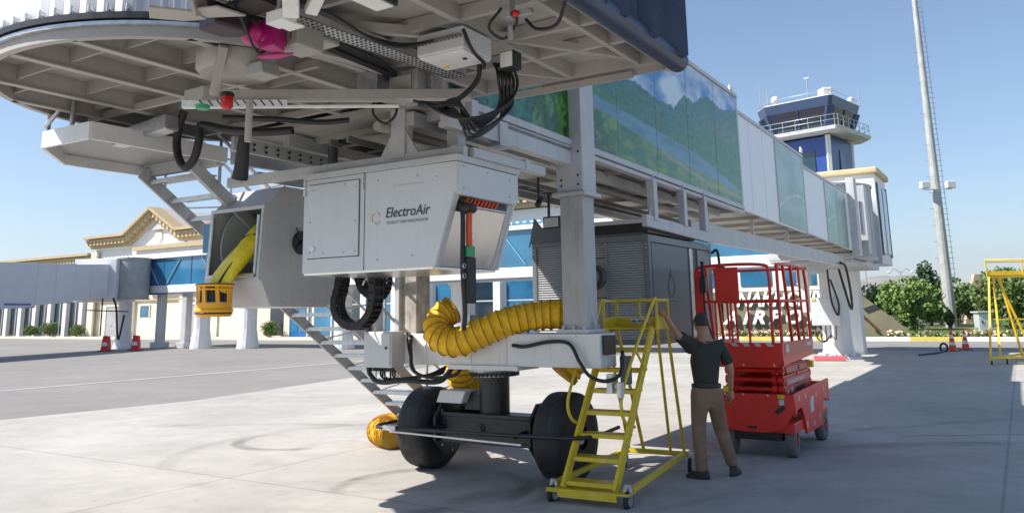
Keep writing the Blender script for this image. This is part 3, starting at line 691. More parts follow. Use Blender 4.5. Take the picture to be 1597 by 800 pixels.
# perforated tray and cables on the cab underside
mb = MB(); mb.bar((.36, -5.3, DZ - .06), (.52, -2.9, DZ - .06), .17, .02); mb.bar((.28, -5.3, DZ - .045), (.44, -2.9, DZ - .045), .015, .05); mb.bar((.44, -5.3, DZ - .045), (.60, -2.9, DZ - .045), .015, .05)
pt = B.part('perforated_tray', mb, GALV)
mb = MB()
for k in range(60):
    for j in range(4): mb.cyl((.37 - .055 + .036 * j + .16 * k / 60, -5.25 + k * .04, DZ - .074), (.37 - .055 + .036 * j + .16 * k / 60, -5.25 + k * .04, DZ - .069), .0085, seg=6)
B.part('tray_hole', mb, BLACKM, pt)
mb = MB()
for i in range(5):
    d = i * .014
    mb.tube(crv([(.55 + d * .7, -4.65, DZ - .05), (.62 + d * .7, -4.35, DZ - .07), (.64 + d * .7, -4.0, DZ - .10 - d * .5), (.70 + d * .7, -3.78, DZ - .10 - d * .5), (.82 + d * 2, -3.68, DZ - .09)], 6), .010, 6)
for i in range(3): mb.tube(crv([(.1 + .03 * i, -5.2, DZ - .03), (.15 + .03 * i, -4.4, DZ - .04), (.12 + .02 * i, -3.6, DZ - .05), (.05 + .02 * i, -2.8, DZ - .05), (-.02, -2.4, DZ - .06)], 6), .010, 6)
for i in range(4): mb.tube(crv([(-.2 + .03 * i, -4.7, DZ - .02), (.12 + .03 * i, -4.1, DZ - .02), (.15 + .03 * i, -3.5, DZ - .03), (-.0 + .03 * i, -3.05, DZ - .04)], 6), .012, 6)
B.part('cable', mb, CABLE, cf)
# junction box with glands
mb = MB(); mb.box(.75, 1.12, -3.66, -3.33, 3.43, 3.58); jb = B.part('junction_box', mb, PANEL, cf, bev=.012)
mb = MB(); mb.box(.76, 1.11, -3.65, -3.34, 3.42, 3.43); B.part('box_lid', mb, WPAINT, jb, bev=.004)
mb = MB(); mb.cyl((1.02, -3.50, 3.412), (1.02, -3.50, 3.42), .016, seg=10); B.part('lock', mb, BLACKM, jb)
mb = MB(); mb.prism([(.79, -3.44), (.84, -3.44), (.815, -3.39)], 'z', 3.416, 3.4195); B.part('warning_sticker', mb, mat('sticker_yellow', (.8, .6, .02), .5), jb)
mb = MB()
for i in range(12):
    x = .77 + i * .03; mb.cyl((x, -3.66, 3.51), (x, -3.695, 3.51), .012, seg=8)
B.part('cable_gland', mb, mat('grey_plastic', (.16, .16, .17), .5), jb)
# cable bundle looping down from the cab to the tunnel
for i in range(9):
    a = i * .02; j = (i * 5 % 9) * .016; mb = MB()
    mb.tube(crv([(1.14 - a * .6, -3.12 - a * .5, 3.46), (1.16 - a * .5, -3.08 - j, 3.32), (1.15 - a, -3.2 + j, 3.16 - a * .4), (1.07 - a * .8, -3.38, 3.05 - j), (.97 - a * .3, -3.5 + j * .5, 3.03 + j), (.84, -3.51 + a * .4, 3.08 + j * .7), (.74 + j, -3.53 + a * .7, 3.14 + a * .2), (.60, -3.5 + a, 3.2)], 7), .0105, 7)
    B.part('looped_cable', mb, CABLE, cf)
mb = MB()
mb.tube(crv([(1.0, -3.3, 3.45), (.98, -3.3, 3.33), (.92, -3.4, 3.2), (.82, -3.5, 3.13), (.66, -3.52, 3.16)], 7), .018, 8); mb.tube(crv([(1.12, -3.66, 3.55), (1.15, -3.6, 3.42), (1.1, -3.4, 3.4), (1.0, -3.25, 3.42)], 5), .012, 8); mb.tube(crv([(1.91, -3.75, 3.57), (1.76, -3.6, 3.47), (1.6, -3.56, 3.48), (1.52, -3.56, 3.56)], 6), .011, 6)
mb.tube(crv([(1.5, -3.8, 3.56), (1.42, -3.82, 3.45), (1.46, -3.72, 3.4), (1.56, -3.74, 3.47), (1.6, -3.8, 3.5)], 6), .009, 6)
B.part('looped_cable', mb, CABLE, cf)
mb = MB(); mb.box(1.14, 1.25, -3.27, -3.17, 3.38, 3.50); f2 = B.part('floodlight', mb, BLACKM, cf, bev=.004)
mb = MB(); mb.box(1.15, 1.24, -3.28, -3.271, 3.39, 3.49); B.part('lamp_glass', mb, WPAINT, cf)
mb = MB(); mb.box(1.10, 1.25, -4.72, -4.44, 3.42, 3.47); f3 = B.part('floodlight', mb, BLACKM, cf, bev=.004)
mb = MB(); mb.box(1.115, 1.235, -4.70, -4.46, 3.412, 3.42); B.part('lamp_glass', mb, WPAINT, cf)
mb = MB(); mb.ball((1.60, -3.81, 3.5), .022); B.part('indicator_lamp', mb, REDB, cf)
mb = MB(); mb.box(1.53, 1.58, -3.84, -3.78, 3.48, 3.6); mb.box(1.61, 1.70, -3.80, -3.77, 3.49, 3.52); mb.cyl((1.52, -3.74, 3.38), (1.52, -3.74, 3.46), .018, seg=8); B.part('lamp_bracket', mb, GALV, cf)
# pleated canopy along the aircraft side
mb = MB(); prof = []
N_ = 34
for i in range(N_ + 1):
    u = lerp(FU1 - .02, FU0, i / N_); prof.append((FN1 + .03 + (.15 + .04 * sin(i * 1.7) if i % 2 else 0), u + .02 * sin(i * 2.3)))
inner = [(FN1 + .02, p[1]) for p in prof]
mb.prism(prof + inner[::-1], 'z', DZ - .02, DZ + 2.4); cn = B.part('canopy', mb, NAVYC)
mb = MB(); mb.tube([(FN1 + .08, FU1 + .04, DZ + .0), (FN1 + .08, FU1 - 1, DZ - .005), (FN1 + .08, FU0, DZ - .0)], .08, 14); B.part('bumper_roll', mb, NAVYC, cn)
mb = MB(); mb.box(FN1 - .02, FN1 + .13, FU1, FU1 + .05, DZ - .06, DZ + 2.4); B.part('canopy_post', mb, GREYB, cn, bev=.01)
mb = MB(); mb.box(FN0 - .6, FN1 + .1, FU0, FU1 + .04, DZ + 2.4, DZ + 2.48); B.part('cab_roof', mb, GREY)
mb = MB(); mb.box(-.4, FN1, FU1 - .07, FU1 - .02, DZ + .14, DZ + 2.4); B.part('cab_wall', mb, GREY)
# swing arm, motor in magenta film, lamps on the pole under the disc
mb = MB(); mb.bar((1.02, -5.0, 3.52), (.74, -4.72, 3.40), .085, .07); mb.bar((1.05, -4.75, 3.56), (.80, -4.64, 3.42), .07, .05)
mb.box(.56, .70, -4.74, -4.64, 3.37, 3.44); mb.box(.60, .72, -4.66, -4.60, 3.36, 3.375); B.part('swing_arm', mb, WPAINT, bev=.006)
mb = MB(); mb.cyl((.62, -4.70, 3.43), (.62, -4.70, 3.62), .014, seg=8); mb.cyl((.62, -4.70, 3.43), (.62, -4.70, 3.46), .024, seg=6); B.part('tie_rod', mb, GALV)
mb = MB(); mb.prism([(-.04, -5.04), (.08, -4.90), (.20, -4.85), (.24, -4.96), (.10, -5.14)], 'z', 3.44, 3.455); mb.prism([(.20, -4.85), (.40, -4.74), (.38, -4.92), (.24, -4.97)], 'z', 3.45, 3.465); mb.bar((.22, -4.90, 3.45), (.26, -4.98, 3.6), .02, .16); B.part('fairing', mb, UNDER, bev=.004)
mb = MB(); mb.prism([(.03, -4.78), (.22, -4.80), (.26, -4.62), (.18, -4.52), (.03, -4.62)], 'z', 3.43, 3.56); B.part('motor', mb, mat('dark_motor', (.035, .02, .03), .5), bev=.02)
mb = MB(); mb.ball((.18, -4.50, 3.46), .075, 14, 10, (1.2, 1.1, .9)); mb.ball((.26, -4.42, 3.43), .07, 12, 8, (1.0, 1.3, 1.0)); mb.prism([(.13, -4.44), (.24, -4.40), (.36, -4.34), (.22, -4.32), (.12, -4.38)], 'z', 3.345, 3.36); mb.prism([(.22, -4.5), (.36, -4.50), (.32, -4.38), (.24, -4.38)], 'z', 3.36, 3.54)
B.part('wrapped_motor', mb, PINK, bev=.01)
mb = MB(); mb.box(.20, .40, -4.36, -4.14, 3.40, 3.58); mb.box(.05, .36, -4.14, -3.96, 3.50, 3.6); B.part('gear_housing', mb, UNDER, bev=.01)
mb = MB()
for k in range(3): mb.box(.22 + .06 * k, .226 + .06 * k, -4.363, -4.357, 3.44, 3.52)
B.part('slot', mb, BLACKM)
mb = MB(); mb.bar((-.43, -4.24, 3.58), (-.64, -4.14, 3.30), .055, .055); B.part('brace', mb, UNDER, bev=.004)
mb = MB(); mb.tube(crv([(.36, -4.82, 3.56), (.34, -4.7, 3.42), (.24, -4.55, 3.36), (.2, -4.46, 3.35), (.22, -4.4, 3.42)], 6), .009, 6); mb.box(.3, .52, -4.8, -4.6, 3.52, 3.58); B.part('cable', mb, CABLE)
# beam with reflective striping under the disc
mb = MB(); mb.bar((-.98, -3.96, 3.38), (.62, -2.86, 3.38), .10, .075); mb.box(-1.08, -.86, -4.06, -3.9, 3.33, 3.42); sbm = B.part('lamp_beam', mb, UNDER, bev=.004)
mb = MB()
dvec = (Vector((.62, -2.86, 0)) - Vector((-.98, -3.96, 0))).normalized(); sd = Vector((dvec.y, -dvec.x, 0))
p0 = Vector((-1.06, -4.08, 3.285))
mb.bar(p0, p0 + dvec * 1.55, .05, .012); mb.bar(p0 + Vector((0, 0, .025)) + sd * .022, p0 + Vector((0, 0, .025)) + sd * .022 + dvec * .75, .004, .045); wp = B.part('marking_strip', mb, WPAINT, sbm)
mb = MB()
for k in range(10):
    q = p0 + dvec * (.16 + k * .062) + sd * .0255 + Vector((0, 0, .004)); mb.bar(q, q + Vector((0, 0, .042)) - dvec * .035, .002, .009)
B.part('stripe', mb, BLACKM, sbm)
mb = MB(); mb.lathe([(.002, 3.175), (.026, 3.18), (.038, 3.195), (.041, 3.225), (.040, 3.265)], (-.51, -4.13, 0), seg=20, caps=False); wl = B.part('warning_lamp', mb, mat('red_lens', (.5, .008, .006), .2))
mb = MB(); mb.lathe([(.046, 3.265), (.046, 3.285), (.04, 3.295), (.02, 3.30)], (-.51, -4.13, 0), seg=20, caps=True); B.part('lamp_base', mb, BLACKM, wl)
mb = MB()
for z in (3.20, 3.22, 3.24): mb.tube([(-.51 + .0412 * cos(a), -4.13 + .0412 * sin(a), z) for a in [2 * pi * k / 20 for k in range(20)]], .003, 5, closed=True)
B.part('lens_rib', mb, mat('red_lens', (.5, .008, .006), .2), wl)
mb = MB(); mb.cyl((-.86, -4.06, 3.245), (-.86, -4.06, 3.275), .045, .052, seg=16); B.part('green_lamp', mb, GRN)
mb = MB(); mb.prism([(-.40, 3.40), (-.22, 3.40), (-.25, 3.49), (-.37, 3.49)], 'y', -4.08, -3.92); B.part('siren_housing', mb, UNDER, bev=.01)
mb = MB(); mb.lathe([(.24, 3.47), (.27, 3.50), (.27, 3.60)], (-.62, -3.98, 0), seg=30, caps=True); B.part('round_plate', mb, UNDER)
mb = MB(); mb.cyl((-.56, -3.9, 3.0), (-.56, -3.9, 3.3), .024, seg=10); B.part('pole', mb, UNDER)
mb = MB()
mb.tube(crv([(-2.28, -3.2, 3.62), (-2.34, -3.2, 3.48), (-2.36, -3.2, 3.33), (-2.31, -3.2, 3.18), (-2.21, -3.2, 3.10), (-2.10, -3.2, 3.17), (-2.05, -3.2, 3.32), (-2.04, -3.2, 3.45), (-1.95, -3.18, 3.44), (-1.72, -3.15, 3.38), (-1.35, -3.1, 3.32), (-1.1, -3.0, 3.32)], 7), .036, 10)
mb.tube(crv([(-1.56, -3.34, 3.43), (-1.2, -3.1, 3.41), (-.9, -2.9, 3.38), (-.7, -2.75, 3.4)], 6), .024, 8)
B.part('corrugated_cable_loop', mb, CABLE)
mb = MB(); mb.tube(crv([(-1.62, -3.06, 3.36), (-1.66, -3.04, 3.22), (-1.72, -3.0, 3.08), (-1.76, -2.98, 2.98)], 6), [.045 + .0014 * i for i in range(19)], 10); B.part('cable_sleeve', mb, CABLE)
mb = MB(); mb.cyl((-1.72, -1.9, 3.1), (-1.72, -1.9, 3.5), .05, seg=10); B.part('cable_sleeve', mb, DARKG)
# small fittings at the disc edge
mb = MB(); mb.box(.05, .32, -3.12, -2.92, 3.36, 3.58); mb.box(-.2, .0, -3.2, -3.05, 3.42, 3.6); mb.box(.3, .36, -3.0, -2.86, 3.3, 3.55); B.part('limit_switch', mb, GALV, bev=.006)
mb = MB(); mb.box(.1, .27, -3.13, -3.122, 3.40, 3.54); B.part('switch_cover', mb, UNDER)
mb = MB(); mb.tube(crv([(-.1, -3.1, 3.45), (-.12, -3.1, 3.3), (-.04, -3.05, 3.22), (.02, -3.0, 3.3), (.0, -2.98, 3.42)], 6), .01, 6); B.part('cable', mb, CABLE)
# --- service landing and stair
SL = [(-2.63, -3.84), (-3.33, -3.86), (-3.95, -3.33), (-3.96, -2.45), (-2.63, -2.45)]
mb = MB(); z0, z1 = 3.30, 3.45
for a, b in zip(SL, SL[1:] + SL[:1]):
    mb.bar((a[0], a[1], (z0 + z1) / 2), (b[0], b[1], (z0 + z1) / 2), .03, z1 - z0)
ld = B.part('service_landing', mb, WPAINT)
mb = MB(); mb.prism(SL, 'z', 3.40, 3.41); B.part('grating', mb, None or mat('grating_steel', (.30, .30, .30), .5, .5, var=.4, scale=60), ld)
mb = MB()
for a in ((-3.0, -3.8), (-3.35, -3.82), (-3.9, -3.3), (-3.93, -2.5)):
    mb.cyl((a[0], a[1], 3.4), (a[0], a[1], 4.5), .022, seg=8)
for z in (3.95, 4.5): mb.tube([(-2.63, -3.82, z), (-3.35, -3.84, z), (-3.92, -3.32, z), (-3.93, -2.5, z)], .02, 8)
mb.tube(crv([(-3.35, -3.84, 3.5), (-3.2, -3.84, 3.6), (-3.02, -3.82, 3.75)], 5), .02, 8)
B.part('landing_railing', mb, GALV, ld)
mb = MB(); mb.bar((-2.3, -3.3, 3.50), (-3.1, -3.3, 3.44), .14, .14); B.part('outrigger', mb, GALV, bev=.012)
ST0 = (-2.55, 3.30); ST1 = (1.75, .32)
mb = MB()
for n in (-3.78, -2.95): mb.bar((n, ST0[0] - .05, ST0[1]), (n, ST1[0], ST1[1]), .03, .13)
stair = B.part('service_stair', mb, GREYB, bev=.004)
mb = MB(); nst = 17
for k in range(nst):
    t = (k + .6) / nst; u = lerp(ST0[0], ST1[0], t); z = lerp(ST0[1], ST1[1], t)
    mb.box(-3.765, -2.965, u - .11, u + .11, z + .02, z + .035); mb.box(-3.765, -2.965, u - .12, u - .11, z - .01, z + .036)
B.part('stair_tread', mb, GALV, stair)
mb = MB()
for n in (-3.82, -2.92):
    for dz in (.5, .95): mb.tube([(n, ST0[0], ST0[1] + dz), (n, ST1[0], ST1[1] + dz)], .02, 8)
    for k in range(5):
        t = (k + .3) / 5; u = lerp(ST0[0], ST1[0], t); z = lerp(ST0[1], ST1[1], t); mb.cyl((n, u, z), (n, u, z + .95), .018, seg=6)
for n in (-3.82, -2.92):
    for k in range(8):
        t = k / 8; a_ = (n, lerp(ST0[0], ST1[0], t), lerp(ST0[1], ST1[1], t) + .06); t = (k + 1) / 8; mb.tube([a_, (n, lerp(ST0[0], ST1[0], t), lerp(ST0[1], ST1[1], t) + .5)], .010, 5)
B.part('stair_railing', mb, GALV, stair)
mb = MB(); mb.box(-3.9, -2.7, -2.5, -2.42, 3.28, 3.46); mb.bar((-2.6, -2.4, 3.36), (-2.6, .0, 3.40), .06, .14); mb.bar((-2.65, .2, 3.4), (-3.8, -.6, 2.2), .03, .05); mb.bar((-3.8, -1.0, 3.35), (-2.5, -1.0, 3.45), .05, .08); B.part('stair_support', mb, GREYB)
# ================================================================ equipment hung under the bridge
# converter cabinet
C = T('power_converter_cabinet', 'light grey hanging cabinet lettered ElectroAir with an orange cable reel in its sloping end', 'cabinet', (-.75, -1.92, 2.17))
zb, zm, zt = 2.17, 2.76, 3.07
U0, U1 = -2.40, -1.45
mb = MB()
# closed shell with a recess in the sloping end
mb.prism([(-1.56, zb), (-.30, zb), (-.22, zb + .02), (-.05, zm), (-.02, zt), (-1.56, zt)], 'y', U0 + .012, U1 - .012)
body = C.part('body', mb, PANEL)
mb = MB(); mb.prism([(-.83, zb), (-.07, zb), (.12, zm), (.15, zm), (.15, zt - .06), (-.83, zt - .06)], 'y', U0, U0 + .03); C.part('front_panel', mb, PANEL, body, bev=.004)
mb = MB(); mb.prism([(-1.56, zb), (-.07, zb), (.12, zm), (.15, zm), (.15, zt), (-1.56, zt)], 'y', U1 - .03, U1); C.part('rear_panel', mb, PANEL, body, bev=.004)
mb = MB(); mb.box(-.02, .152, U0 + .03, U1 - .03, zm - .02, zt - .06); C.part('end_panel', mb, PANEL, body, bev=.004)
mb = MB(); mb.box(-1.58, .165, U0 - .012, U1 + .01, zt - .055, zt); C.part('top_frame', mb, GREY, body, bev=.005)
mb = MB(); mb.box(-1.57, -.835, U0 - .004, U0 + .02, zb, zt - .06); dr = C.part('door_frame', mb, PANEL, body, bev=.004)
mb = MB(); mb.box(-1.50, -.89, U0 - .018, U0 - .004, zb + .13, zt - .11); C.part('door', mb, PANEL, dr, bev=.003)
mb = MB(); mb.box(-1.508, -.882, U0 - .0065, U0 - .0045, zb + .122, zt - .102); mb.box(-.834, -.829, U0 - .001, U0 + .004, zb, zt - .06)
C.part('gap', mb, BLACKM, dr)
mb = MB(); mb.cyl((-1.43, U0 - .026, zb + .21), (-1.43, U0 - .017, zb + .21), .028, seg=16); C.part('round_lock', mb, GALV, dr)
mb = MB()
for (x, z) in ((-1.47, 2.35), (-1.47, 2.62), (-1.44, 2.91), (-1.05, 2.93), (-.92, 2.9), (-.92, 2.6), (-.92, 2.34), (-1.3, 2.335), (-1.05, 2.335)): mb.cyl((x, U0 - .024, z), (x, U0 - .017, z), .008, seg=6)
for (x, z) in ((-.68, 2.93), (-.68, 2.25), (-.25, 2.93), (-.3, 2.27), (-.05, 2.9)): mb.cyl((x, U0 - .006, z), (x, U0 + .001, z), .009, seg=6)
for (u, z) in ((-2.3, 2.98), (-2.3, 2.8), (-1.6, 2.95), (-1.6, 2.8), (-1.95, 2.97)): mb.cyl((.150, u, z), (.158, u, z), .009, seg=6)
C.part('screw', mb, GREYB, body)
mb = MB()
for z in (2.98, 2.90): mb.box(-1.575, -1.545, U0 - .014, U0 - .003, z - .03, z + .03); mb.box(-.87, -.84, U0 - .014, U0 - .003, z - .03, z + .03)
C.part('latch', mb, GALV, body)
mb = MB(); mb.box(-.5, -.2, U0 - .0035, U0 - .001, 2.862, 2.868); C.part('scratch', mb, mat('worn_paint', (.5, .52, .54), .5), body)
mb = MB()  # stainless slope inside the recess with rollers
mb.prism([(-.115, zb + .004), (-.09, zb + .004), (.075, zm - .10), (.05, zm - .10)], 'y', U0 + .105, U1 - .105); sl_ = C.part('sloping_plate', mb, STEEL, body)
for (a_, b_) in ((U0 + .03, U0 + .10), (U1 - .10, U1 - .03)): C.part('end_cheek', MB().prism([(-.25, zb + .002), (-.085, zb + .002), (.105, zm - .021), (-.05, zm - .021)], 'y', a_, b_), GREY, body, bev=.003)
mb = MB(); mb.box(-.05, .085, U0 + .12, U1 - .12, zm - .09, zm - .03); C.part('dark_slot', mb, BLACKM, body)
mb = MB(); mb.cyl((.085, U0 + .12, zm - .09), (.085, U1 - .12, zm - .09), .014, seg=12); C.part('roller', mb, GALV, body)
mb = MB()
for k in range(9): mb.tube([(.09, U0 + .2 + .055 * k, zm - .08), (.10, U0 + .235 + .055 * k, zm - .03)], .013, 8)
C.part('cable_winding', mb, mat('orange_cable', (.62, .09, .02), .45), body)
mb = MB(); mb.box(-1.56, -.1, U0 + .01, U1 - .01, zb - .02, zb - .001); C.part('base_pan', mb, STEEL, body)
zf = U0 - .004
me = text_mesh('ElectroAir', .122, .001, LOGOK, shear=.22, bold=.0005, sx=.92); stand(me, Vector((-.36, zf, 2.60)) - C.org); C.part('lettering', me, None, body)
me = text_mesh('QUALITY AND INNOVATION', .038, .001, LOGOG, shear=.2, sx=.88); stand(me, Vector((-.36, zf, 2.543)) - C.org); C.part('lettering', me, None, body)
def swoosh(c, r0, r1, a0, a1, m):
    mb = MB(); n = 10; out = []; inn = []
    for i in range(n + 1):
        a = radians(lerp(a0, a1, i / n)); wd = r1 * .5 * sin(pi * i / n)
        out.append((c[0] + (r0 + wd) * cos(a), c[1] + (r0 + wd) * sin(a))); inn.append((c[0] + (r0 - wd * .3) * cos(a), c[1] + (r0 - wd * .3) * sin(a)))
    mb.prism(out + inn[::-1][1:-1], 'y', zf - .0015, zf + .003); C.part('emblem', mb, m, body)
swoosh((-.70, 2.60), .045, .03, 100, 215, mat('faded_orange', (.62, .45, .38), .5)); swoosh((-.69, 2.60), .04, .028, 225, 340, mat('faded_green', (.34, .48, .44), .5)); swoosh((-.70, 2.61), .04, .02, -5, 85, mat('faded_blue', (.42, .52, .62), .5))
# connector hanging out of the cabinet
K = T('ground_power_connector', 'black and orange power cable hanging from the grey cabinet end with a black plug', 'cable', (.14, -2.2, 1.9))
q = (.15, -2.22)
mb = MB(); mb.tube(crv([(.10, q[1] + .01, zm - .06), (.145, q[1], zm - .12), (.15, q[1] - .01, zm - .3), (.148, q[1], 2.3), (.15, q[1], 2.2)], 6), .026, 10); C2 = K.part('orange_sleeve', mb, mat('orange_cable', (.62, .09, .02), .45))
mb = MB(); mb.tube(crv([(.09, q[1] - .05, zm - .05), (.12, q[1] - .055, zm - .15), (.125, q[1] - .06, 2.4), (.12, q[1] - .06, 2.15), (.13, q[1] - .045, 1.8), (.12, q[1] - .05, 1.66)], 6), .02, 8); K.part('strap', mb, CABLE)
mb = MB(); mb.ball((.13, q[1] + .0, zm - .12), .07, 12, 8, (1, 1.5, .7)); K.part('cable_stop', mb, RUB)
mb = MB(); mb.box(.115, .175, q[1] - .045, q[1] + .045, 2.24, 2.33); K.part('green_clamp', mb, GRN, bev=.008)
mb = MB(); mb.box(.11, .18, q[1] - .05, q[1] + .055, 1.87, 2.24); K.part('plug_body', mb, RUB, bev=.015)
mb = MB(); mb.box(.118, .172, q[1] - .04, q[1] + .04, 1.78, 1.87); K.part('plug_face', mb, mat('light_plastic', (.45, .44, .43), .6))
mb = MB(); mb.tube([(.145 + .0 * cos(a), q[1] - .07 + .02 * cos(a), 2.17 + .02 * sin(a)) for a in [2 * pi * k / 10 for k in range(10)]], .006, 5, closed=True); mb.tube([(.145, q[1] - .07 + .02 * cos(a), 2.09 + .02 * sin(a)) for a in [2 * pi * k / 10 for k in range(10)]], .006, 5, closed=True); K.part('ring', mb, GALV)
# energy chain hanging below the cabinet
E_ = T('cable_drag_chain', 'black cable drag chain looping below the lettered grey cabinet', 'cable chain', (-1.7, -1.5, 2.1))
def drag_chain(path, y, hw2, th):
    path = [Vector(p) for p in path]
    for sg in (-1, 1):
        mb = MB()
        for i in range(0, len(path) - 1):
            a, b = path[i], path[i + 1]; o_ = Vector((0, sg * hw2, 0)); d = (b - a) * .12
            mb.bar(a + o_ - d, b + o_ + d, .016, th * (1 if i % 2 else .9), up=Vector((0, 1, 0)).cross(b - a))
        E_.part('side_link', mb, CABLE)
    cr = MB()
    for i in range(0, len(path) - 1, 1):
        a, b = path[i], path[i + 1]; nn = Vector((0, 1, 0)).cross(b - a).normalized() * th * .45; c = (a + b) / 2
        for s_ in (-1, 1): cr.bar(c + nn * s_ - Vector((0, hw2, 0)), c + nn * s_ + Vector((0, hw2, 0)), .028, .008, up=nn)
    E_.part('cross_link', cr, CABLE)
drag_chain(crv([(-1.93, -1.5, 2.2), (-1.96, -1.5, 2.05), (-2.0, -1.5, 1.93), (-1.97, -1.5, 1.80), (-1.84, -1.5, 1.70), (-1.68, -1.5, 1.69), (-1.54, -1.5, 1.79), (-1.49, -1.5, 1.93), (-1.48, -1.5, 2.2)], 3), 0, .065, .075)
drag_chain(crv([(-1.86, -1.34, 2.2), (-1.80, -1.34, 2.06), (-1.70, -1.34, 1.99), (-1.58, -1.34, 1.97), (-1.50, -1.34, 2.06), (-1.49, -1.34, 2.2)], 3), 0, .05, .06)
mb = MB()
for k in range(3): mb.tube(crv([(-1.93 + .012 * k, -1.53 + .03 * k, 2.2), (-1.97 + .01 * k, -1.53 + .03 * k, 1.93), (-1.84, -1.53 + .03 * k, 1.705), (-1.66, -1.53 + .03 * k, 1.70), (-1.49, -1.53 + .03 * k, 1.93), (-1.48, -1.53 + .03 * k, 2.2)], 6), .013, 6)
E_.part('cable', mb, CABLE)
E_.part('white_lead', MB().tube(crv([(-1.42, -1.7, 2.17), (-1.42, -1.75, 2.10), (-1.48, -1.7, 2.08), (-1.56, -1.6, 2.12)], 6), .008, 6), WPAINT)
# hose drum housing
Hh = T('hose_drum_housing', 'grey eight-sided hose drum housing, yellow hose with basket coupling hanging out', 'hose drum', (-2.7, -1.7, 1.88))
oc = [(-2.25, 2.16), (-2.21, 2.86), (-1.97, 3.09), (-1.36, 3.09), (-1.13, 2.86), (-1.13, 2.12), (-1.36, 1.88), (-2.11, 1.89)]
h0, h1 = -3.10, -2.30
mb = MB(); mb.prism(oc, 'x', h1 - .02, h1); hs = Hh.part('side_plate', mb, GREY, bev=.003)
mb = MB(); mb.prism(oc, 'x', h0, h0 + .02); Hh.part('side_plate', mb, GREY, bev=.003)
mb = MB()
for i in range(1, 8):
    a, b = oc[i], oc[(i + 1) % 8]
    if i == 0: continue
    dx, dz = b[0] - a[0], b[1] - a[1]
    cx_, cz_ = -1.7, 2.5
    a2 = (lerp(a[0], cx_, .03), lerp(a[1], cz_, .03)); b2 = (lerp(b[0], cx_, .03), lerp(b[1], cz_, .03))
    mb.add([(h0 + .02, a[0], a[1]), (h1 - .02, a[0], a[1]), (h1 - .02, b[0], b[1]), (h0 + .02, b[0], b[1]), (h0 + .02, a2[0], a2[1]), (h1 - .02, a2[0], a2[1]), (h1 - .02, b2[0], b2[1]), (h0 + .02, b2[0], b2[1])],
           [(0, 1, 2, 3), (7, 6, 5, 4), (0, 4, 5, 1), (1, 5, 6, 2), (2, 6, 7, 3), (3, 7, 4, 0)])
Hh.part('casing', mb, GREY)
mb = MB()
for a, b in (((h0, 2.16), (h1, 2.16)), ((h0, 2.86), (h1, 2.86)), ((h0 + .02, 2.16), (h0 + .02, 2.86)), ((h1 - .02, 2.16), (h1 - .02, 2.86))):
    ua = -2.25 if a[1] < 2.5 else -2.21; ub = -2.25 if b[1] < 2.5 else -2.21
    mb.bar((a[0], ua - .006, a[1]), (b[0], ub - .006, b[1]), .035, .035)
Hh.part('opening_frame', mb, GREY, bev=.003)
mb = MB()
mb.cyl((h0 + .05, -2.27, 2.2), (h0 + .05, -2.24, 2.78), .018, seg=10); mb.cyl((h1 - .06, -2.27, 2.2), (h1 - .06, -2.24, 2.78), .018, seg=10); mb.cyl((h0 + .04, -2.28, 2.195), (h1 - .05, -2.28, 2.195), .022, seg=10)
Hh.part('guide_roller', mb, GALV)
mb = MB(); mb.cyl((h0 + .04, -1.68, 2.5), (h1 - .04, -1.68, 2.5), .2, seg=24); mb.cyl((h0 + .10, -1.68, 2.5), (h0 + .12, -1.68, 2.5), .50, seg=36); Hh.part('drum', mb, GREYB)
mb = MB(); mb.cyl((h1 + .001, -1.74, 2.53), (h1 + .03, -1.74, 2.53), .12, seg=24); mb.cyl((h1 + .02, -1.74, 2.53), (h1 + .06, -1.74, 2.53), .04, seg=12)
for k in range(5): a = 2 * pi * k / 5; mb.bar((h1 + .035, -1.74, 2.53), (h1 + .035, -1.74 + .11 * cos(a), 2.53 + .11 * sin(a)), .03, .01, up=(1, 0, 0))
mb.cyl((h1 + .02, -1.80, 2.62), (h1 + .03, -1.83, 2.68), .008, seg=6)
Hh.part('fan', mb, BLACKM)
mb = MB()
for (u, z) in ((-2.1, 2.95), (-2.1, 2.7), (-2.05, 2.45), (-2.0, 2.2), (-1.9, 1.98), (-1.6, 1.94), (-1.9, 2.9), (-1.35, 2.1), (-1.9, 3.0)): mb.cyl((h1, u, z), (h1 + .007, u, z), .011, seg=6)
Hh.part('rivet', mb, GREYB)
mb = MB(); mb.box(h0 - .13, h0 - .01, -2.22, -2.05, 2.45, 2.75); mb.cyl((h0 - .06, -2.2, 2.45), (h0 - .05, -2.22, 2.2), .012, seg=6); Hh.part('switch_box', mb, mat('blue_plastic', (.05, .2, .35), .4), bev=.01)
# flat yellow hose, bunched, with the basket coupling
hp = crv([(-2.47, -1.95, 2.70), (-2.46, -2.12, 2.62), (-2.50, -2.26, 2.46), (-2.58, -2.36, 2.28), (-2.64, -2.42, 2.14), (-2.67, -2.44, 2.06)], 8)
def folded(path, w0, th, m, name, seg=16, sd=0):
    vs = []; P = [Vector(p) for p in path]
    for i, p in enumerate(P):
        t = (P[min(i + 1, len(P) - 1)] - P[max(0, i - 1)]).normalized(); x = Vector((1, 0, 0)); x = (x - t * x.dot(t)).normalized(); y = t.cross(x)
        for k in range(seg):
            a = 2 * pi * k / seg; f = 1 + .10 * sin(3 * a + i * .25) + .08 * noise.noise(Vector((cos(a) * 2, sin(a) * 2, i * .22 + sd)))
            vs.append(p + x * cos(a) * w0 * f + y * sin(a) * th * f)
    mb = MB(); mb.add(vs, [(i * seg + k, i * seg + (k + 1) % seg, (i + 1) * seg + (k + 1) % seg, (i + 1) * seg + k) for i in range(len(P) - 1) for k in range(seg)], True)
    return mb
hz = Hh.part('flat_hose', folded(hp, .115, .085, None, 'h'), YELS)
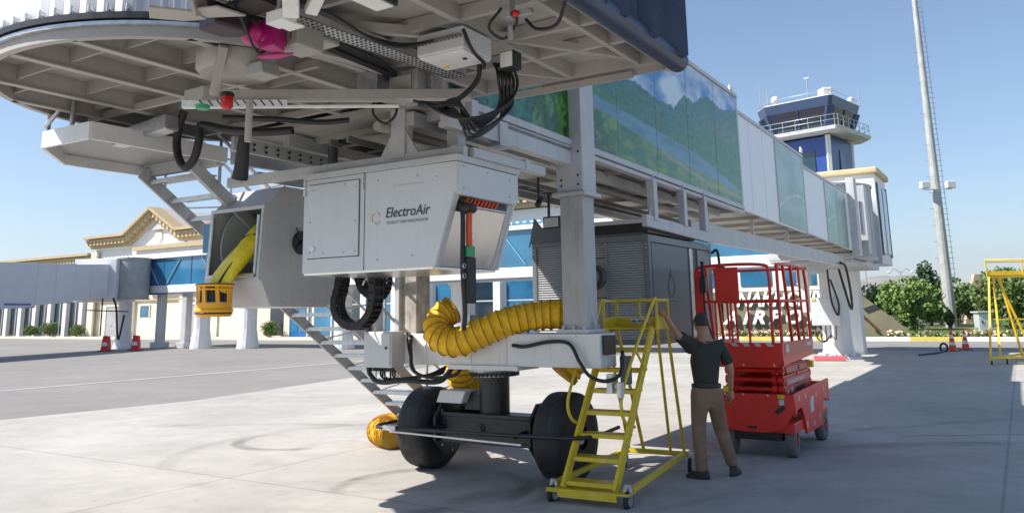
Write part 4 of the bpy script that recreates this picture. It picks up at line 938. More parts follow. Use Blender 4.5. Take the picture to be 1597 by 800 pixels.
mb = MB(); mb.tube([Vector(p) + Vector((.055, -.075, -.01)) for p in hp[18:38]], .012, 6); Hh.part('hose_seam', mb, BLACKM, hz)
mb = MB(); mb.tube([(-2.38, -2.22, 2.60), (-2.5, -2.30, 2.57), (-2.6, -2.26, 2.50)], .009, 6); Hh.part('hose_tie', mb, BLACKM, hz)
cc = (-2.69, -2.46)
mb = MB()
for (r, z, t) in ((.165, 2.10, .017), (.165, 2.06, .01), (.155, 1.86, .025), (.15, 1.82, .016)): mb.tube([(cc[0] + r * cos(a), cc[1] + r * sin(a), z) for a in [2 * pi * k / 28 for k in range(28)]], t, 8, closed=True)
for k in range(8):
    a = 2 * pi * (k + .3) / 8; b = a + .12
    mb.bar((cc[0] + .16 * cos(a), cc[1] + .16 * sin(a), 2.09), (cc[0] + .155 * cos(b), cc[1] + .155 * sin(b), 1.86), .035, .015, up=(cos(a), sin(a), 0))
mb.lathe([(.165, 1.93), (.168, 1.85), (.155, 1.80)], (cc[0], cc[1], 0), seg=28, smooth=True)
bk = Hh.part('basket_coupling', mb, ORG)
mb = MB(); mb.lathe([(.11, 2.12), (.115, 1.99), (.115, 1.94)], (cc[0], cc[1], 0), seg=20, caps=True); Hh.part('inner_collar', mb, BLACKM, bk)
mb = MB(); mb.lathe([(.119, 1.94), (.119, 1.90), (.119, 1.895)], (cc[0], cc[1], 0), seg=20, caps=True); Hh.part('white_band', mb, WPAINT, bk)
mb = MB()
for r, z in ((.172, 2.105), (.166, 1.835)): mb.tube([(cc[0] + r * cos(a), cc[1] + r * sin(a), z) for a in [2 * pi * k / 28 for k in range(28)]], .009, 6, closed=True)
Hh.part('rubber_ring', mb, BLACKM, bk)

# air unit: dark louvred box beyond the near column
A = T('air_conditioning_unit', 'big dark grey louvred air unit hung behind the near support column', 'air unit', (-.85, 3.2, 1.35))
an0, an1, au0, au1, az0, az1 = -1.74, -.02, 1.97, 4.4, 1.36, 2.74
mb = MB(); mb.box(an0 + .03, an1 - .03, au0 + .05, au1 - .02, az0 + .02, az1 - .02); ab = A.part('body', mb, DARKG)
mb = MB()
for n in (an0, an1 - .07):
    mb.box(n, n + .07, au0, au0 + .07, az0, az1)
    mb.box(n, n + .07, au1 - .07, au1, az0, az1)
mb.box(an0 + .07, an1 - .07, au0, au0 + .06, az1 - .08, az1 - .001); mb.box(an0 + .07, an1 - .07, au0, au0 + .06, az0, az0 + .06)
mb.box(an1 - .06, an1 - .001, au0 + .07, au1 - .07, az1 - .09, az1 - .001); mb.box(an1 - .06, an1 - .001, au0 + .07, au1 - .07, az0, az0 + .06)
A.part('frame', mb, mat('slate_paint', (.16, .18, .20), .4, var=.1, streak=.1), ab, bev=.006)
mb = MB(); z = az0 + .07
while z < az1 - .09:
    for (a, b) in ((an0 + .075, -.93), (-.62, an1 - .08)):
        mb.add([(a, au0 + .005, z), (b, au0 + .005, z), (b, au0 + .045, z + .022), (a, au0 + .045, z + .022), (a, au0 + .008, z - .003), (b, au0 + .008, z - .003), (b, au0 + .048, z + .018), (a, au0 + .048, z + .018)],
               [(0, 1, 2, 3), (7, 6, 5, 4), (0, 4, 5, 1), (1, 5, 6, 2), (2, 6, 7, 3), (3, 7, 4, 0)])
    if z < 1.95 or z > 2.48:
        a, b = -.92, -.63
        mb.add([(a, au0 + .005, z), (b, au0 + .005, z), (b, au0 + .045, z + .022), (a, au0 + .045, z + .022), (a, au0 + .008, z - .003), (b, au0 + .008, z - .003), (b, au0 + .048, z + .018), (a, au0 + .048, z + .018)],
               [(0, 1, 2, 3), (7, 6, 5, 4), (0, 4, 5, 1), (1, 5, 6, 2), (2, 6, 7, 3), (3, 7, 4, 0)])
    z += .031
A.part('louvre', mb, mat('louvre_aluminium', (.78, .79, .80), .4, .1, var=.05), ab)
mb = MB()
for n in (-.93, -.625): mb.box(n - .012, n + .012, au0 - .002, au0 + .05, az0 + .06, az1 - .08)
mb.box(-.915, -.64, au0 + .0, au0 + .03, 1.96, 2.46); A.part('outlet_plate', mb, mat('slate_light', (.24, .25, .26), .45), ab)
mb = MB(); mb.lathe([(.13, -.0), (.13, -.16), (.145, -.16), (.145, -.18), (.11, -.18), (.11, -.02)], (-.79, au0, 2.22), 'y', 28); mb.lathe([(.16, 0.0), (.16, -.03), (.12, -.03)], (-.79, au0, 2.22), 'y', 28)
A.part('duct_outlet', mb, mat('outlet_steel', (.13, .13, .14), .4, .5), ab)
mb = MB(); mb.box(an1 - .03, an1 - .012, au0 + .12, 3.42, az0 + .06, az1 - .1); dd = A.part('door', mb, mat('slate_door', (.10, .115, .135), .38, var=.08), ab, bev=.004)
mb = MB(); mb.box(an1 - .03, an1 + .006, 3.44, 3.56, az0 + .05, az1 - .1); A.part('door_post', mb, GALV, ab, bev=.004)
mb = MB(); mb.box(an1 - .06, an1 - .02, 3.58, 3.76, az0 + .05, az1 - .1); A.part('dark_slot', mb, BLACKM, ab)
mb = MB(); mb.box(an1 - .03, an1 - .005, 3.8, 4.33, az0 + .05, az1 - .1); A.part('side_panel', mb, mat('slate_light', (.24, .25, .26), .45), ab, bev=.004)
mb = MB(); mb.box(an0 - .02, an1 - .1, au0 + .02, au1, az1 + .0, az1 + .03); A.part('roof', mb, DARKG, ab)
mb = MB(); mb.box(-1.15, -.05, au0 + .06, 3.8, az1 + .03, az1 + .17); A.part('roof_duct', mb, BLACKM, ab)
mb = MB(); mb.prism([(an0 - .03, az1 - .08), (an0 + .06, az1 + .32), (an0 + .18, az1 + .18), (an0 + .75, az1 + .12), (an0 + .75, az1 - .02), (an0, az1 - .02)], 'y', au0 - .03, au0 - .01); A.part('deflector', mb, DARKG, ab)
mb = MB()
for z in (az0 + .1, az1 - .12, az1 - .17):
    for n in (an0 + .035, an1 - .035, an1 - .055, an0 + .015): mb.cyl((n, au0 - .006, z), (n, au0 + .002, z), .008, seg=6)
A.part('screw', mb, GALV, ab)
mb = MB(); mb.tube(crv([(an1 + .01, au1 + .0, 2.62), (an1 + .1, au1 - .02, 2.66), (an1 + .12, au1, 2.5), (an1 + .12, au1, 2.3), (an1 + .12, au1 + .0, 1.6)], 5), .02, 8); mb.cyl((an1 + .12, au1, 2.3), (an1 + .12, au1, 2.15), .05, .065, seg=12); mb.cyl((an1 + .12, au1, 2.15), (an1 + .12, au1, 2.02), .075, seg=12)
mb.box(an1 + .04, an1 + .2, au1 - .03, au1 + .03, 2.38, 2.41); A.part('pendant', mb, CABLE)
# faint emblem on the door: a tall drop outline with a baseline
mb = MB()
for (pp, r) in ((crv([(0, 2.66, 1.95), (0, 2.60, 2.08), (0, 2.66, 2.2), (0, 2.72, 2.32)], 5), .004), (crv([(0, 2.74, 1.95), (0, 2.84, 2.08), (0, 2.78, 2.2), (0, 2.72, 2.25)], 5), .004), ([(0, 2.52, 1.9), (0, 2.95, 1.9)], .004)):
    mb.tube([Vector((an1 - .01, p[1], p[2])) for p in pp], r, 5)
A.part('emblem', mb, mat('faded_emblem', (.04, .055, .08), .5), dd)

# ---------------------------------------------------------------- yellow ribbed hoses
def ribbed(path, r, pitch=.075, seg=20, sag=.93):
    P = [Vector(p) for p in path]; L = [0]
    for a, b in zip(P[:-1], P[1:]): L.append(L[-1] + (b - a).length)
    n = int(L[-1] / pitch * 6); pts = []; rs = []
    j = 0
    for i in range(n + 1):
        s_ = L[-1] * i / n
        while j < len(L) - 2 and L[j + 1] < s_: j += 1
        t = (s_ - L[j]) / max(1e-6, L[j + 1] - L[j]); pts.append(P[j].lerp(P[j + 1], t))
        ph = (s_ / pitch) % 1; rs.append(r * (1.0 - .11 * abs(sin(pi * ph)) ** .8 + .02 * noise.noise(Vector((s_ * 9, r, 2)))))
    vs = []; up = Vector((0, 0, 1))
    for i, p in enumerate(pts):
        t = (pts[min(i + 1, n)] - pts[max(0, i - 1)]).normalized(); x = t.cross(up)
        if x.length < .1: x = t.cross(Vector((0, 1, 0)))
        x.normalize(); y = x.cross(t).normalized(); up = y
        for k in range(seg):
            a = 2 * pi * k / seg; f = 1 + .13 * noise.noise(Vector((cos(a) * 3, sin(a) * 3, i * .35))) * (1 if rs[i] < r * .97 else .3)
            vs.append(p + x * cos(a) * rs[i] * f + y * sin(a) * rs[i] * f)
    mb = MB(); mb.add(vs, [(i * seg + k, i * seg + (k + 1) % seg, (i + 1) * seg + (k + 1) % seg, (i + 1) * seg + k) for i in range(n) for k in range(seg)], True)
    return mb, pts, rs
def hose(name, label, path, r, pitch=.085, frame='b', org=(0, 0, 0)):
    t = T(name, label, 'hose', org, frame); mb, pts, rs = ribbed(path, r, pitch)
    b = t.part('hose_skin', mb, YELH); wr = MB()
    n = len(pts)
    for i in range(0, n, 6):
        p = pts[i]; tt = (pts[min(i + 1, n - 1)] - pts[max(0, i - 1)]).normalized(); x = tt.cross(Vector((0, 0, 1)))
        if x.length < .1: x = tt.cross(Vector((0, 1, 0)))
        x.normalize(); y = x.cross(tt)
        wr.tube([p + (x * cos(a) + y * sin(a)) * r * 1.0 for a in [2 * pi * k / 24 for k in range(24)]], .0055, 5, closed=True)
    t.part('wire_hoop', wr, mat('hoop_cord', (.40, .20, .02), .6), b)
    for e, g in ((0, 1), (n - 1, n - 2)):
        tt = (pts[e] - pts[g]).normalized(); t.part('end_cuff', MB().tube([pts[e] - tt * .05, pts[e] + tt * .012], [r * .985, r * .95], 24), mat('hose_cuff', (.45, .26, .02), .5), b)
    return t
hose('ribbed_air_hose', 'thick yellow ribbed air hose draped along the white cross beam', crv([(-1.56, -.14, 1.83), (-1.62, -.24, 1.76), (-1.62, -.34, 1.65), (-1.51, -.40, 1.53), (-1.28, -.40, 1.49), (-1.02, -.30, 1.60), (-.78, -.16, 1.70), (-.52, .02, 1.755), (-.26, .16, 1.755), (-.16, .36, 1.68), (-.22, .46, 1.42), (-.38, .45, 1.2), (-.45, .42, 1.1)], 8), .162, .092, org=(-1.1, -.1, 1.7))
hose('ribbed_air_hose', 'yellow ribbed hose on the ground running behind the left black wheel', crv([(-1.98, .62, 1.3), (-2.04, .75, 1.0), (-2.15, 1.25, .6), (-2.6, 1.7, .3), (-3.3, 2.1, .21), (-3.85, 2.0, .2), (-4.02, 1.65, .2), (-3.85, 1.3, .2), (-3.5, 1.15, .2)], 8), .19, .06, org=(-2.6, 1.6, 0))
# ================================================================ yellow step ladder on wheels (near)
L1 = T('platform_ladder', 'yellow wheeled platform ladder with seven steps right of the black wheel', 'ladder', (.24, -.36, 0), rot=radians(3.6))
def caster(t, x, y, r=.075, ang=0.0, z=0.0, parent=None, low=True):
    h = r * 2 + .05; d = Vector((cos(ang), sin(ang), 0)); nn = Vector((-d.y, d.x, 0)); c = Vector((x, y, z + r))
    mb = MB()
    for s_ in (-1, 1): mb.bar(c + nn * s_ * .028, c + nn * s_ * .028 + Vector((0, 0, r + .035)), .035, .006, up=d)
    mb.cyl(c + Vector((0, 0, r + .03)), c + Vector((0, 0, r + .055)), .035, seg=10)
    cf_ = t.part('caster', mb, GALV)
    mb = MB(); prof = [(.02, -.02), (r * .8, -.022), (r, -.012), (r, .012), (r * .8, .022), (.02, .022)]; n = 20; vs = []
    for rr, hh in prof:
        for k in range(n):
            a = 2 * pi * k / n; vs.append(c + nn * hh + d * rr * cos(a) + Vector((0, 0, rr * sin(a))))
    mb.add(vs, [(i * n + k, i * n + (k + 1) % n, (i + 1) * n + (k + 1) % n, (i + 1) * n + k) for i in range(5) for k in range(n)], True)
    t.part('wheel', mb, RUB, cf_)
    mb = MB(); mb.cyl(c - nn * .026, c + nn * .026, r * .55, seg=14); t.part('rim', mb, GALV, cf_)
hw = .265; TL = .075
mb = MB()
for s_ in (-1, 1): mb.bar((s_ * hw, -.06, .13), (s_ * hw * .98 + TL, 1.0, 1.60), .035, .095)
st = L1.part('stringer', mb, YEL, bev=.004)
for k in range(7):
    z = .19 + .2 * k; y = .045 + .1485 * k; mb = MB(); sx_ = TL * (z - .13) / 1.47; mb.box(-hw + .0175 + sx_, hw - .0175 + sx_, y - .09, y + .09, z - .004, z + .004); mb.box(-hw + .0175 + sx_, hw - .0175 + sx_, y - .097, y - .09, z - .034, z + .005); mb.box(-hw + .0175 + sx_, hw - .0175 + sx_, y + .09, y + .097, z - .02, z + .0045)
    L1.part('step', mb, YEL)
mb = MB()
mb.box(-.42, .42, -.13, .06, .115, .135); mb.box(-.3, .3, -.135, -.10, .03 + .03, .12); mb.box(-.42, -.3, -.13, .06, .1, .116)
mb.bar((-.40, 0, .15), (-.33, 1.82, .19), .05, .05); mb.bar((.40, 0, .15), (.36, 1.86, .19), .05, .05); mb.bar((-.38, 1.84, .19), (.40, 1.84, .19), .05, .05)
mb.bar((-.3, .02, .12), (.3, .02, .12), .05, .04)
L1.part('base_frame', mb, YEL, bev=.004)
mb = MB(); py0, py1 = 1.02, 1.42
X0, X1 = -.30 + TL, .31 + TL
mb.box(X0, X1, py0, py1, 1.585, 1.605)
pf = L1.part('platform', mb, YEL, bev=.003)
mb = MB(); mb.box(X0, X0 + .01, py0, py1, 1.605, 1.715); mb.box(X1 - .01, X1, py0, py1, 1.605, 1.735); mb.box(X0 + .01, X1 - .01, py1 - .01, py1, 1.605, 1.715); L1.part('kick_board', mb, YEL, pf)
mb = MB()
for x in (X0, X1): mb.tube([(x, py0, 1.6), (x, py0, 1.90), (x, py1, 1.90), (x, py1, 1.6)], .017, 8)
mb.tube([(X0, py1, 1.90), (X1, py1, 1.90)], .017, 8); mb.tube([(X0 + .28, py1, 1.9), (X0 + .28, py1, 1.6)], .014, 8)
L1.part('guard_rail', mb, YEL, pf)
for (x, y, x2, y2) in ((X0 + .01, py0 + .06, -.30, 1.84), (X0 + .01, py1 - .02, -.12, 1.84), (X1 - .02, py0 + .06, .20, 1.84), (X1 - .01, py1 - .02, .36, 1.84)): L1.part('rear_post', MB().bar((x, y, 1.59), (x2, y2, .2), .03, .03), YEL, bev=.003)
for s_ in (-1, 1):
    mb = MB(); bx_ = s_ * (hw + .02); q_ = lambda z: TL * (z - .13) / 1.47
    mb.tube(crv([(bx_ + q_(.66), .40, .66), (bx_ - .045 + q_(.72), .26, .72), (bx_ - .07 + q_(.88), .20, .88), (bx_ - .065 + q_(1.12), .32, 1.12), (bx_ - .04 + q_(1.4), .52, 1.40), (bx_ - .01 + q_(1.7), .78, 1.70), (s_ * .305 + TL, py0 - .04, 1.90), (s_ * .305 + TL, py0 + .02, 1.90)], 6), .016, 8)
    mb.tube([(bx_ - .04 + q_(1.4), .52, 1.4), (bx_ + q_(1.2), .72, 1.18)], .013, 8)
    L1.part('handrail', mb, YEL)
for (x, y, a) in ((-.38, -.04, 1.3), (.38, -.04, 1.5), (-.36, 1.84, 1.9), (.42, 1.84, 1.7)): caster(L1, x, y, .088, a, -.025)
lm = L1.e.matrix_basis
def lad(x, y, z): return L1.e.location + Matrix.Rotation(-AZ + radians(3.6), 3, 'Z') @ Vector((x, y, z))
mb = MB(); c_ = lad(.20, py0 - .01, 1.63)
vs = []; n = 9
for i in range(n):
    for j in range(n):
        x = (i / (n - 1) - .5) * .2; y = (j / (n - 1) - .5) * .12; vs.append((x, y, .06 + .06 * noise.noise(Vector((i * .8, j * .9, 3))) - .12 * (x * x + y * y) * 4))
f_ = [(i * n + j, (i + 1) * n + j, (i + 1) * n + j + 1, i * n + j + 1) for i in range(n - 1) for j in range(n - 1)]
vs2 = [(a, b, c - .025) for a, b, c in vs]
mb.add(vs, f_, True); mb.add(vs2, f_, True)
single('work_glove', mb, WHITEC, 'crumpled white work glove lying on the yellow ladder platform', 'glove', frame='w').location = c_

# ================================================================ red scissor lift
SLF = T('scissor_lift', 'red scissor lift with lowered railed platform beside the man', 'scissor lift', (.95, 3.6, 0))
n0, n1, u0, u1 = .48, 1.46, 2.66, 4.72
mb = MB()
mb.prism([(n0, .50), (n0 + .14, .34), (n0 + .34, .30), (n1 - .34, .30), (n1 - .14, .36), (n1 - .02, .55), (n1, .76), (n0, .76)], 'y', u0, u0 + .05)
mb.prism([(n0, .50), (n0, .76), (n1, .76), (n1, .5)], 'y', u1 - .05, u1)
mb.box(n0 + .03, n1 - .03, u0 + .05, u1 - .05, .30, .42)
ch_ = SLF.part('chassis', mb, REDP, bev=.01)
def sidep(n, t):
    mb = MB(); mb.prism([(u0 + .05, .50), (u0 + .12, .56), (u0 + .36, .58), (u0 + .50, .44), (u0 + .56, .24), (u1 - .56, .24), (u1 - .5, .45), (u1 - .34, .56), (u1 - .05, .5), (u1 - .0, .62), (u1, .80), (u0 + .2, .77), (u0, .76)], 'x', n, n + t); return mb
SLF.part('side_panel', sidep(n1 - .03, .03), REDP, ch_, bev=.006); SLF.part('side_panel', sidep(n0, .03), REDP, ch_, bev=.006)
mb = MB(); mb.box(n0 + .2, n1 - .2, u0 + .1, u1 - .1, .20, .30); mb.box(n0 + .1, n1 - .1, u0 + .15, u0 + .42, .24, .34); SLF.part('undercarriage', mb, BLACKM, ch_)
mb = MB(); mb.prism([(n1 - .24, .56), (n1 - .13, .64), (n1 - .10, .60), (n1 - .21, .52)], 'y', u0 - .004, u0); mb.box(.88, .99, u0 - .004, u0, .345, .375); mb.box(n1 - .0, n1 + .004, u0 + .62, u0 + .9, .45, .62) if False else None
SLF.part('hole', mb, BLACKM, ch_)
mb = MB(); mb.box(n1 - .19, n1 - .11, u0 - .004, u0, .71, .755); SLF.part('sticker', mb, mat('sticker_yellow', (.8, .6, .02), .5), ch_)
mb = MB(); mb.box(n1 - .18, n1 - .12, u0 - .0045, u0, .635, .70); mb.prism([(u0 + .85, .46), (u0 + 1.02, .48), (u0 + 1.04, .66), (u0 + .9, .66), (u0 + .82, .58)], 'x', n1, n1 + .003)
for (u, z, a, b) in ((.25, .70, .05, .06), (.6, .7, .04, .06), (1.2, .66, .05, .05), (1.7, .7, .05, .06), (.6, .35, .06, .07), (1.35, .38, .04, .08), (1.0, .32, .04, .06), (1.8, .6, .04, .05)): mb.box(n1, n1 + .003, u0 + u - a / 2, u0 + u + a / 2, z - b / 2, z + b / 2)
for x in (.62, .85, 1.15): mb.cyl((x, u0 - .003, .745), (x, u0, .745), .012, seg=8)
SLF.part('sticker', mb, mat('sticker_white', (.6, .58, .58), .5, var=.15, scale=30), ch_)
GT = mat('grey_tyre', (.13, .135, .14), .7, var=.2, scale=8)
for (x, y, rot) in ((n1 - .12, u0 + .27, .10), (n0 + .12, u0 + .27, .10), (n1 - .09, u1 - .28, 0), (n0 + .09, u1 - .28, 0)):
    c = Vector((x, y, .205)); ax = Vector((cos(rot), sin(rot), 0)); d = Vector((-ax.y, ax.x, 0)); n = 28; vs = []
    prof = [(.08, -.06), (.17, -.065), (.205, -.05), (.205, .05), (.17, .065), (.08, .06)]
    for rr, hh in prof:
        for k in range(n): a = 2 * pi * k / n; vs.append(c + ax * hh + d * rr * cos(a) + Vector((0, 0, rr * sin(a))))
    mb = MB(); mb.add(vs, [(i * n + k, i * n + (k + 1) % n, (i + 1) * n + (k + 1) % n, (i + 1) * n + k) for i in range(5) for k in range(n)], True)
    wl_ = SLF.part('wheel', mb, GT); mb = MB(); mb.cyl(c - ax * .05, c + ax * .05, .1, seg=18); mb.cyl(c - ax * .07, c + ax * .07, .03, seg=10); SLF.part('rim', mb, REDP, wl_)
# folded scissor stack
a0, a1, s0, s1 = .62, 1.32, 2.86, 4.3
for k in range(4):
    z = .68 + .115 * k
    mb = MB()
    for n in (a0, a0 + .08, a1 - .12, a1 - .04):
        mb.bar((n, s0, z + (.012 if k % 2 else 0)), (n, s1, z + (0 if k % 2 else .012)), .045, .09)
        for u in (s0, s1): mb.cyl((n - .03, u, z + .0), (n + .03, u, z + .0), .055, seg=14)
    mb.cyl((a0, s0, z), (a1, s0, z), .03, seg=10); mb.cyl((a0, s1, z), (a1, s1, z), .03, seg=10); mb.cyl((a0, (s0 + s1) / 2, z), (a1, (s0 + s1) / 2, z), .04, seg=10)
    SLF.part('scissor_arm', mb, REDP, bev=.003)
mb = MB(); mb.box(a1 - .015, a1 + .004, s0 + .1, s1 - .1, .98, 1.06); mb.box(a1 - .015, a1 + .005, s0 + .05, s1 - .05, .84, .93); mb.box(a1 - .015, a1 + .004, s0 + .02, s1 - .05, .73, .82); SLF.part('arm_cover', mb, mat('lit_side_red_paint', (.50, .09, .07), .4, var=.1), bev=.003)  # pinkish red: the lit look of this side is put into the colour
mb = MB()
for k in range(13): mb.box(a1 + .005, a1 + .008, s0 + .12 + k * .07, s0 + .16 + k * .07, .855, .90)
mb.box(a1 + .004, a1 + .007, s0 + .08, s0 + .14, .74, .79); mb.box(a1 + .004, a1 + .007, s0 + .28, s0 + .36, .745, .80); SLF.part('sticker', mb, mat('sticker_white', (.6, .58, .58), .5))
mb = MB(); mb.box(a1 + .004, a1 + .01, s0 + .5, s0 + 1.0, .75, .80); mb.cyl((a1, s0 + .75, 1.02), (a1 + .012, s0 + .75, 1.02), .03, seg=10)
for k in range(3): mb.tube(crv([(.75 + .1 * k, 2.95, .72), (.8 + .1 * k, 2.86, .68 + .02 * k), (.95 + .08 * k, 2.84, .74), (1.1, 2.95, .78)], 5), .014, 6)
SLF.part('hydraulic_hose', mb, BLACKM)
mb = MB(); mb.box(.60, .70, u0 + .0, u0 + .06, .765, .84); mb.box(1.30, 1.37, 4.22, 4.32, .98, 1.07); SLF.part('yellow_box', mb, mat('sticker_yellow', (.8, .6, .02), .5), bev=.006)
mb = MB(); mb.box(.5, 1.4, u0 + .15, u0 + .9, .5, .64); mb.box(.55, .62, u0 + .2, u1 - .2, .6, .66); SLF.part('inner_frame', mb, REDP)
# platform
p0, p1, q0, q1 = .31, 1.37, 2.66, 4.32
mb = MB(); mb.prism([(p0, 1.17), (p0 + .05, 1.07), (p1 - .06, 1.07), (p1, 1.17), (p1, 1.37), (p0, 1.37)], 'y', q0, q0 + .03)
mb.prism([(q0 + .03, 1.09), (q1, 1.15), (q1 + .06, 1.30), (q1 + .06, 1.37), (q0 + .03, 1.37)], 'x', p1 - .03, p1)
mb.prism([(q0 + .03, 1.09), (q1, 1.15), (q1 + .06, 1.30), (q1 + .06, 1.37), (q0 + .03, 1.37)], 'x', p0, p0 + .03)
mb.box(p0 + .03, p1 - .03, q0 + .03, q1, 1.16, 1.22)
pl = SLF.part('platform_deck', mb, REDP, bev=.006)
mb = MB(); mb.box(p1 + .001, p1 + .004, q0 + .1, q1 - .05, 1.20, 1.36); SLF.part('side_plate', mb, mat('lit_side_red_paint', (.50, .09, .07), .4), pl)  # same pinkish red, side light painted into the plate colour
mb = MB()
for k in range(5): x = .62 + .145 * k; mb.prism([(x, 1.325), (x + .07, 1.325), (x + .035, 1.365), (x - .035, 1.365)], 'y', q0 - .003, q0)
for k in range(3): mb.cyl((.5 + .38 * k, q0 - .003, 1.10), (.5 + .38 * k, q0, 1.10), .012, seg=8)
mb.box(p1 + .004, p1 + .006, q0 + .16, q0 + .3, 1.25, 1.34); mb.box(p1 + .004, p1 + .006, q1 - .35, q1 - .1, 1.28, 1.33)
SLF.part('sticker', mb, mat('sticker_white', (.6, .58, .58), .5), pl)
def rail(pts, r=.019, closed=False): return MB().tube(pts, r, 8, closed=closed)
TZ = 2.33; MZ = 1.88
mb = MB()
for (a, b) in ((p0 + .02, 1.26),):
    mb.tube(crv([(a, q0 + .02, 1.36), (a, q0 + .02, 1.8), (a + .0, q0 + .02, TZ - .12), (a + .1, q0 + .02, TZ), (b - .1, q0 + .02, TZ), (b, q0 + .02, TZ - .12), (b, q0 + .02, 1.8), (b, q0 + .02, 1.36)], 5), .02, 8)
mb.tube([(p0, q0 + .02, MZ), (p1, q0 + .02, MZ)], .018, 8)
for x in (.56, .76, .98): mb.tube([(x, q0 + .02, 1.36), (x, q0 + .02, MZ)], .015, 8)
fr = SLF.part('front_rail', mb, REDP, pl)
mb = MB(); mb.box(.57, .88, q0 + .005, q0 + .02, 1.88, 2.31); SLF.part('rail_panel', mb, REDP, fr, bev=.004)
mb = MB(); mb.box(.30, .42, q0 + .0, q0 + .1, 1.5, 2.28); SLF.part('gate_post', mb, REDP, fr, bev=.01)
for n in (p0 + .02, p1 - .02):
    mb = MB(); mb.tube(crv([(n, q0 + .08, 1.36), (n, q0 + .08, 2.0), (n, q0 + .09, TZ - .08), (n, q0 + .18, TZ), (n, q1 - .22, TZ - .0), (n, q1 - .08, TZ - .08), (n, q1 - .02, 2.0), (n, q1 + .02, 1.36)], 5), .02, 8)
    mb.tube([(n, q0 + .08, MZ), (n, q1, MZ)], .017, 8)
    for u in (3.05, 3.45): mb.bar((n, u, TZ), (n, u + .22, 1.36), .035, .035)
    mb.tube([(n, 3.9, TZ), (n, 3.95, 1.36)], .016, 8)
    SLF.part('side_rail', mb, REDP, pl)
mb = MB(); mb.tube([(p0, q1, TZ), (p1, q1, TZ)], .018, 8); mb.tube([(p0, q1, MZ), (p1, q1, MZ)], .018, 8)
SLF.part('rear_rail', mb, REDP, pl)
mb = MB(); mb.box(.40, .48, q0 - .08, q0 + .0, 2.0, 2.2); mb.box(.42, .46, q0 - .06, q0 - .02, 2.2, 2.4); mb.tube(crv([(.44, q0 - .04, 2.0), (.45, q0 - .04, 1.7), (.52, q0 - .0, 1.4)], 5), .015, 6); SLF.part('control_pendant', mb, BLACKM, pl, bev=.01)

# ================================================================ the man
def skin_mesh(name, V, Ed, m, root=0, sub=2):
    me = bpy.data.meshes.new(name); me.from_pydata([v[0] for v in V], Ed, []); o = bpy.data.objects.new(name, me); COL.objects.link(o)
    sk_ = o.modifiers.new('s', 'SKIN'); sk_.use_smooth_shade = True
    for i, v in enumerate(V):
        r = v[1]; r = (r, r) if not isinstance(r, tuple) else r
        me.skin_vertices[0].data[i].radius = r; me.skin_vertices[0].data[i].use_root = (i == root)
    ss = o.modifiers.new('b', 'SUBSURF'); ss.levels = sub; ss.render_levels = sub
    bpy.context.view_layer.update()
    out = bpy.data.meshes.new_from_object(o.evaluated_get(bpy.context.evaluated_depsgraph_get()))
    bpy.data.objects.remove(o); out.materials.clear(); out.materials.append(m); out.name = name
    for p in out.polygons: p.use_smooth = True
    return out
MO = Vector((2.10, 9.15, 0))
ME = T('person', 'man in dark shirt and tan trousers with left arm raised to the yellow ladder', 'person', tuple(MO), frame='w'); ME.org = Vector((0, 0, 0))
HT = lad(.31 + TL - .01, py0 + .14, 1.78)      # where the left hand rests on the ladder
def M_(x, y, z): return (x - MO.x, y - MO.y, z)
pel = M_(2.10, 9.15, .93); ch1 = M_(2.10, 9.16, 1.12); ch2 = M_(2.11, 9.17, 1.33); nk = M_(2.11, 9.17, 1.47); hd0 = M_(2.10, 9.18, 1.56); hd1 = M_(2.095, 9.19, 1.66)
sL = M_(1.93, 9.17, 1.42); sR = M_(2.29, 9.17, 1.40)
h = HT - MO; wristL = (h.x + .05, h.y - .05, h.z - .05); elL = ((sL[0] + wristL[0]) / 2 - .0, (sL[1] + wristL[1]) / 2 + .02, (sL[2] + wristL[2]) / 2 - .05)
elR = M_(2.375, 9.13, 1.14); wrR = M_(2.385, 9.22, .90)
hipL = M_(2.02, 9.15, .90); hipR = M_(2.18, 9.15, .90); knL = M_(1.99, 9.16, .50); knR = M_(2.25, 9.24, .50); anL = M_(1.99, 9.08, .09); anR = M_(2.36, 9.22, .10)
V = [(pel, (.11, .08)), (ch1, (.10, .075)), (ch2, (.145, .095)), (nk, .058), (hd0, .066), (hd1, .072),
     (sL, .065), (elL, .043), (wristL, .028), (sR, .065), (elR, .043), (wrR, .028),
     (hipL, .085), (knL, .055), (anL, .04), (hipR, .085), (knR, .055), (anR, .04)]
Ed = [(0, 1), (1, 2), (2, 3), (3, 4), (4, 5), (2, 6), (6, 7), (7, 8), (2, 9), (9, 10), (10, 11), (0, 12), (12, 13), (13, 14), (0, 15), (15, 16), (16, 17)]
body_me = skin_mesh('body', V, Ed, SKIN)
mb = MB()
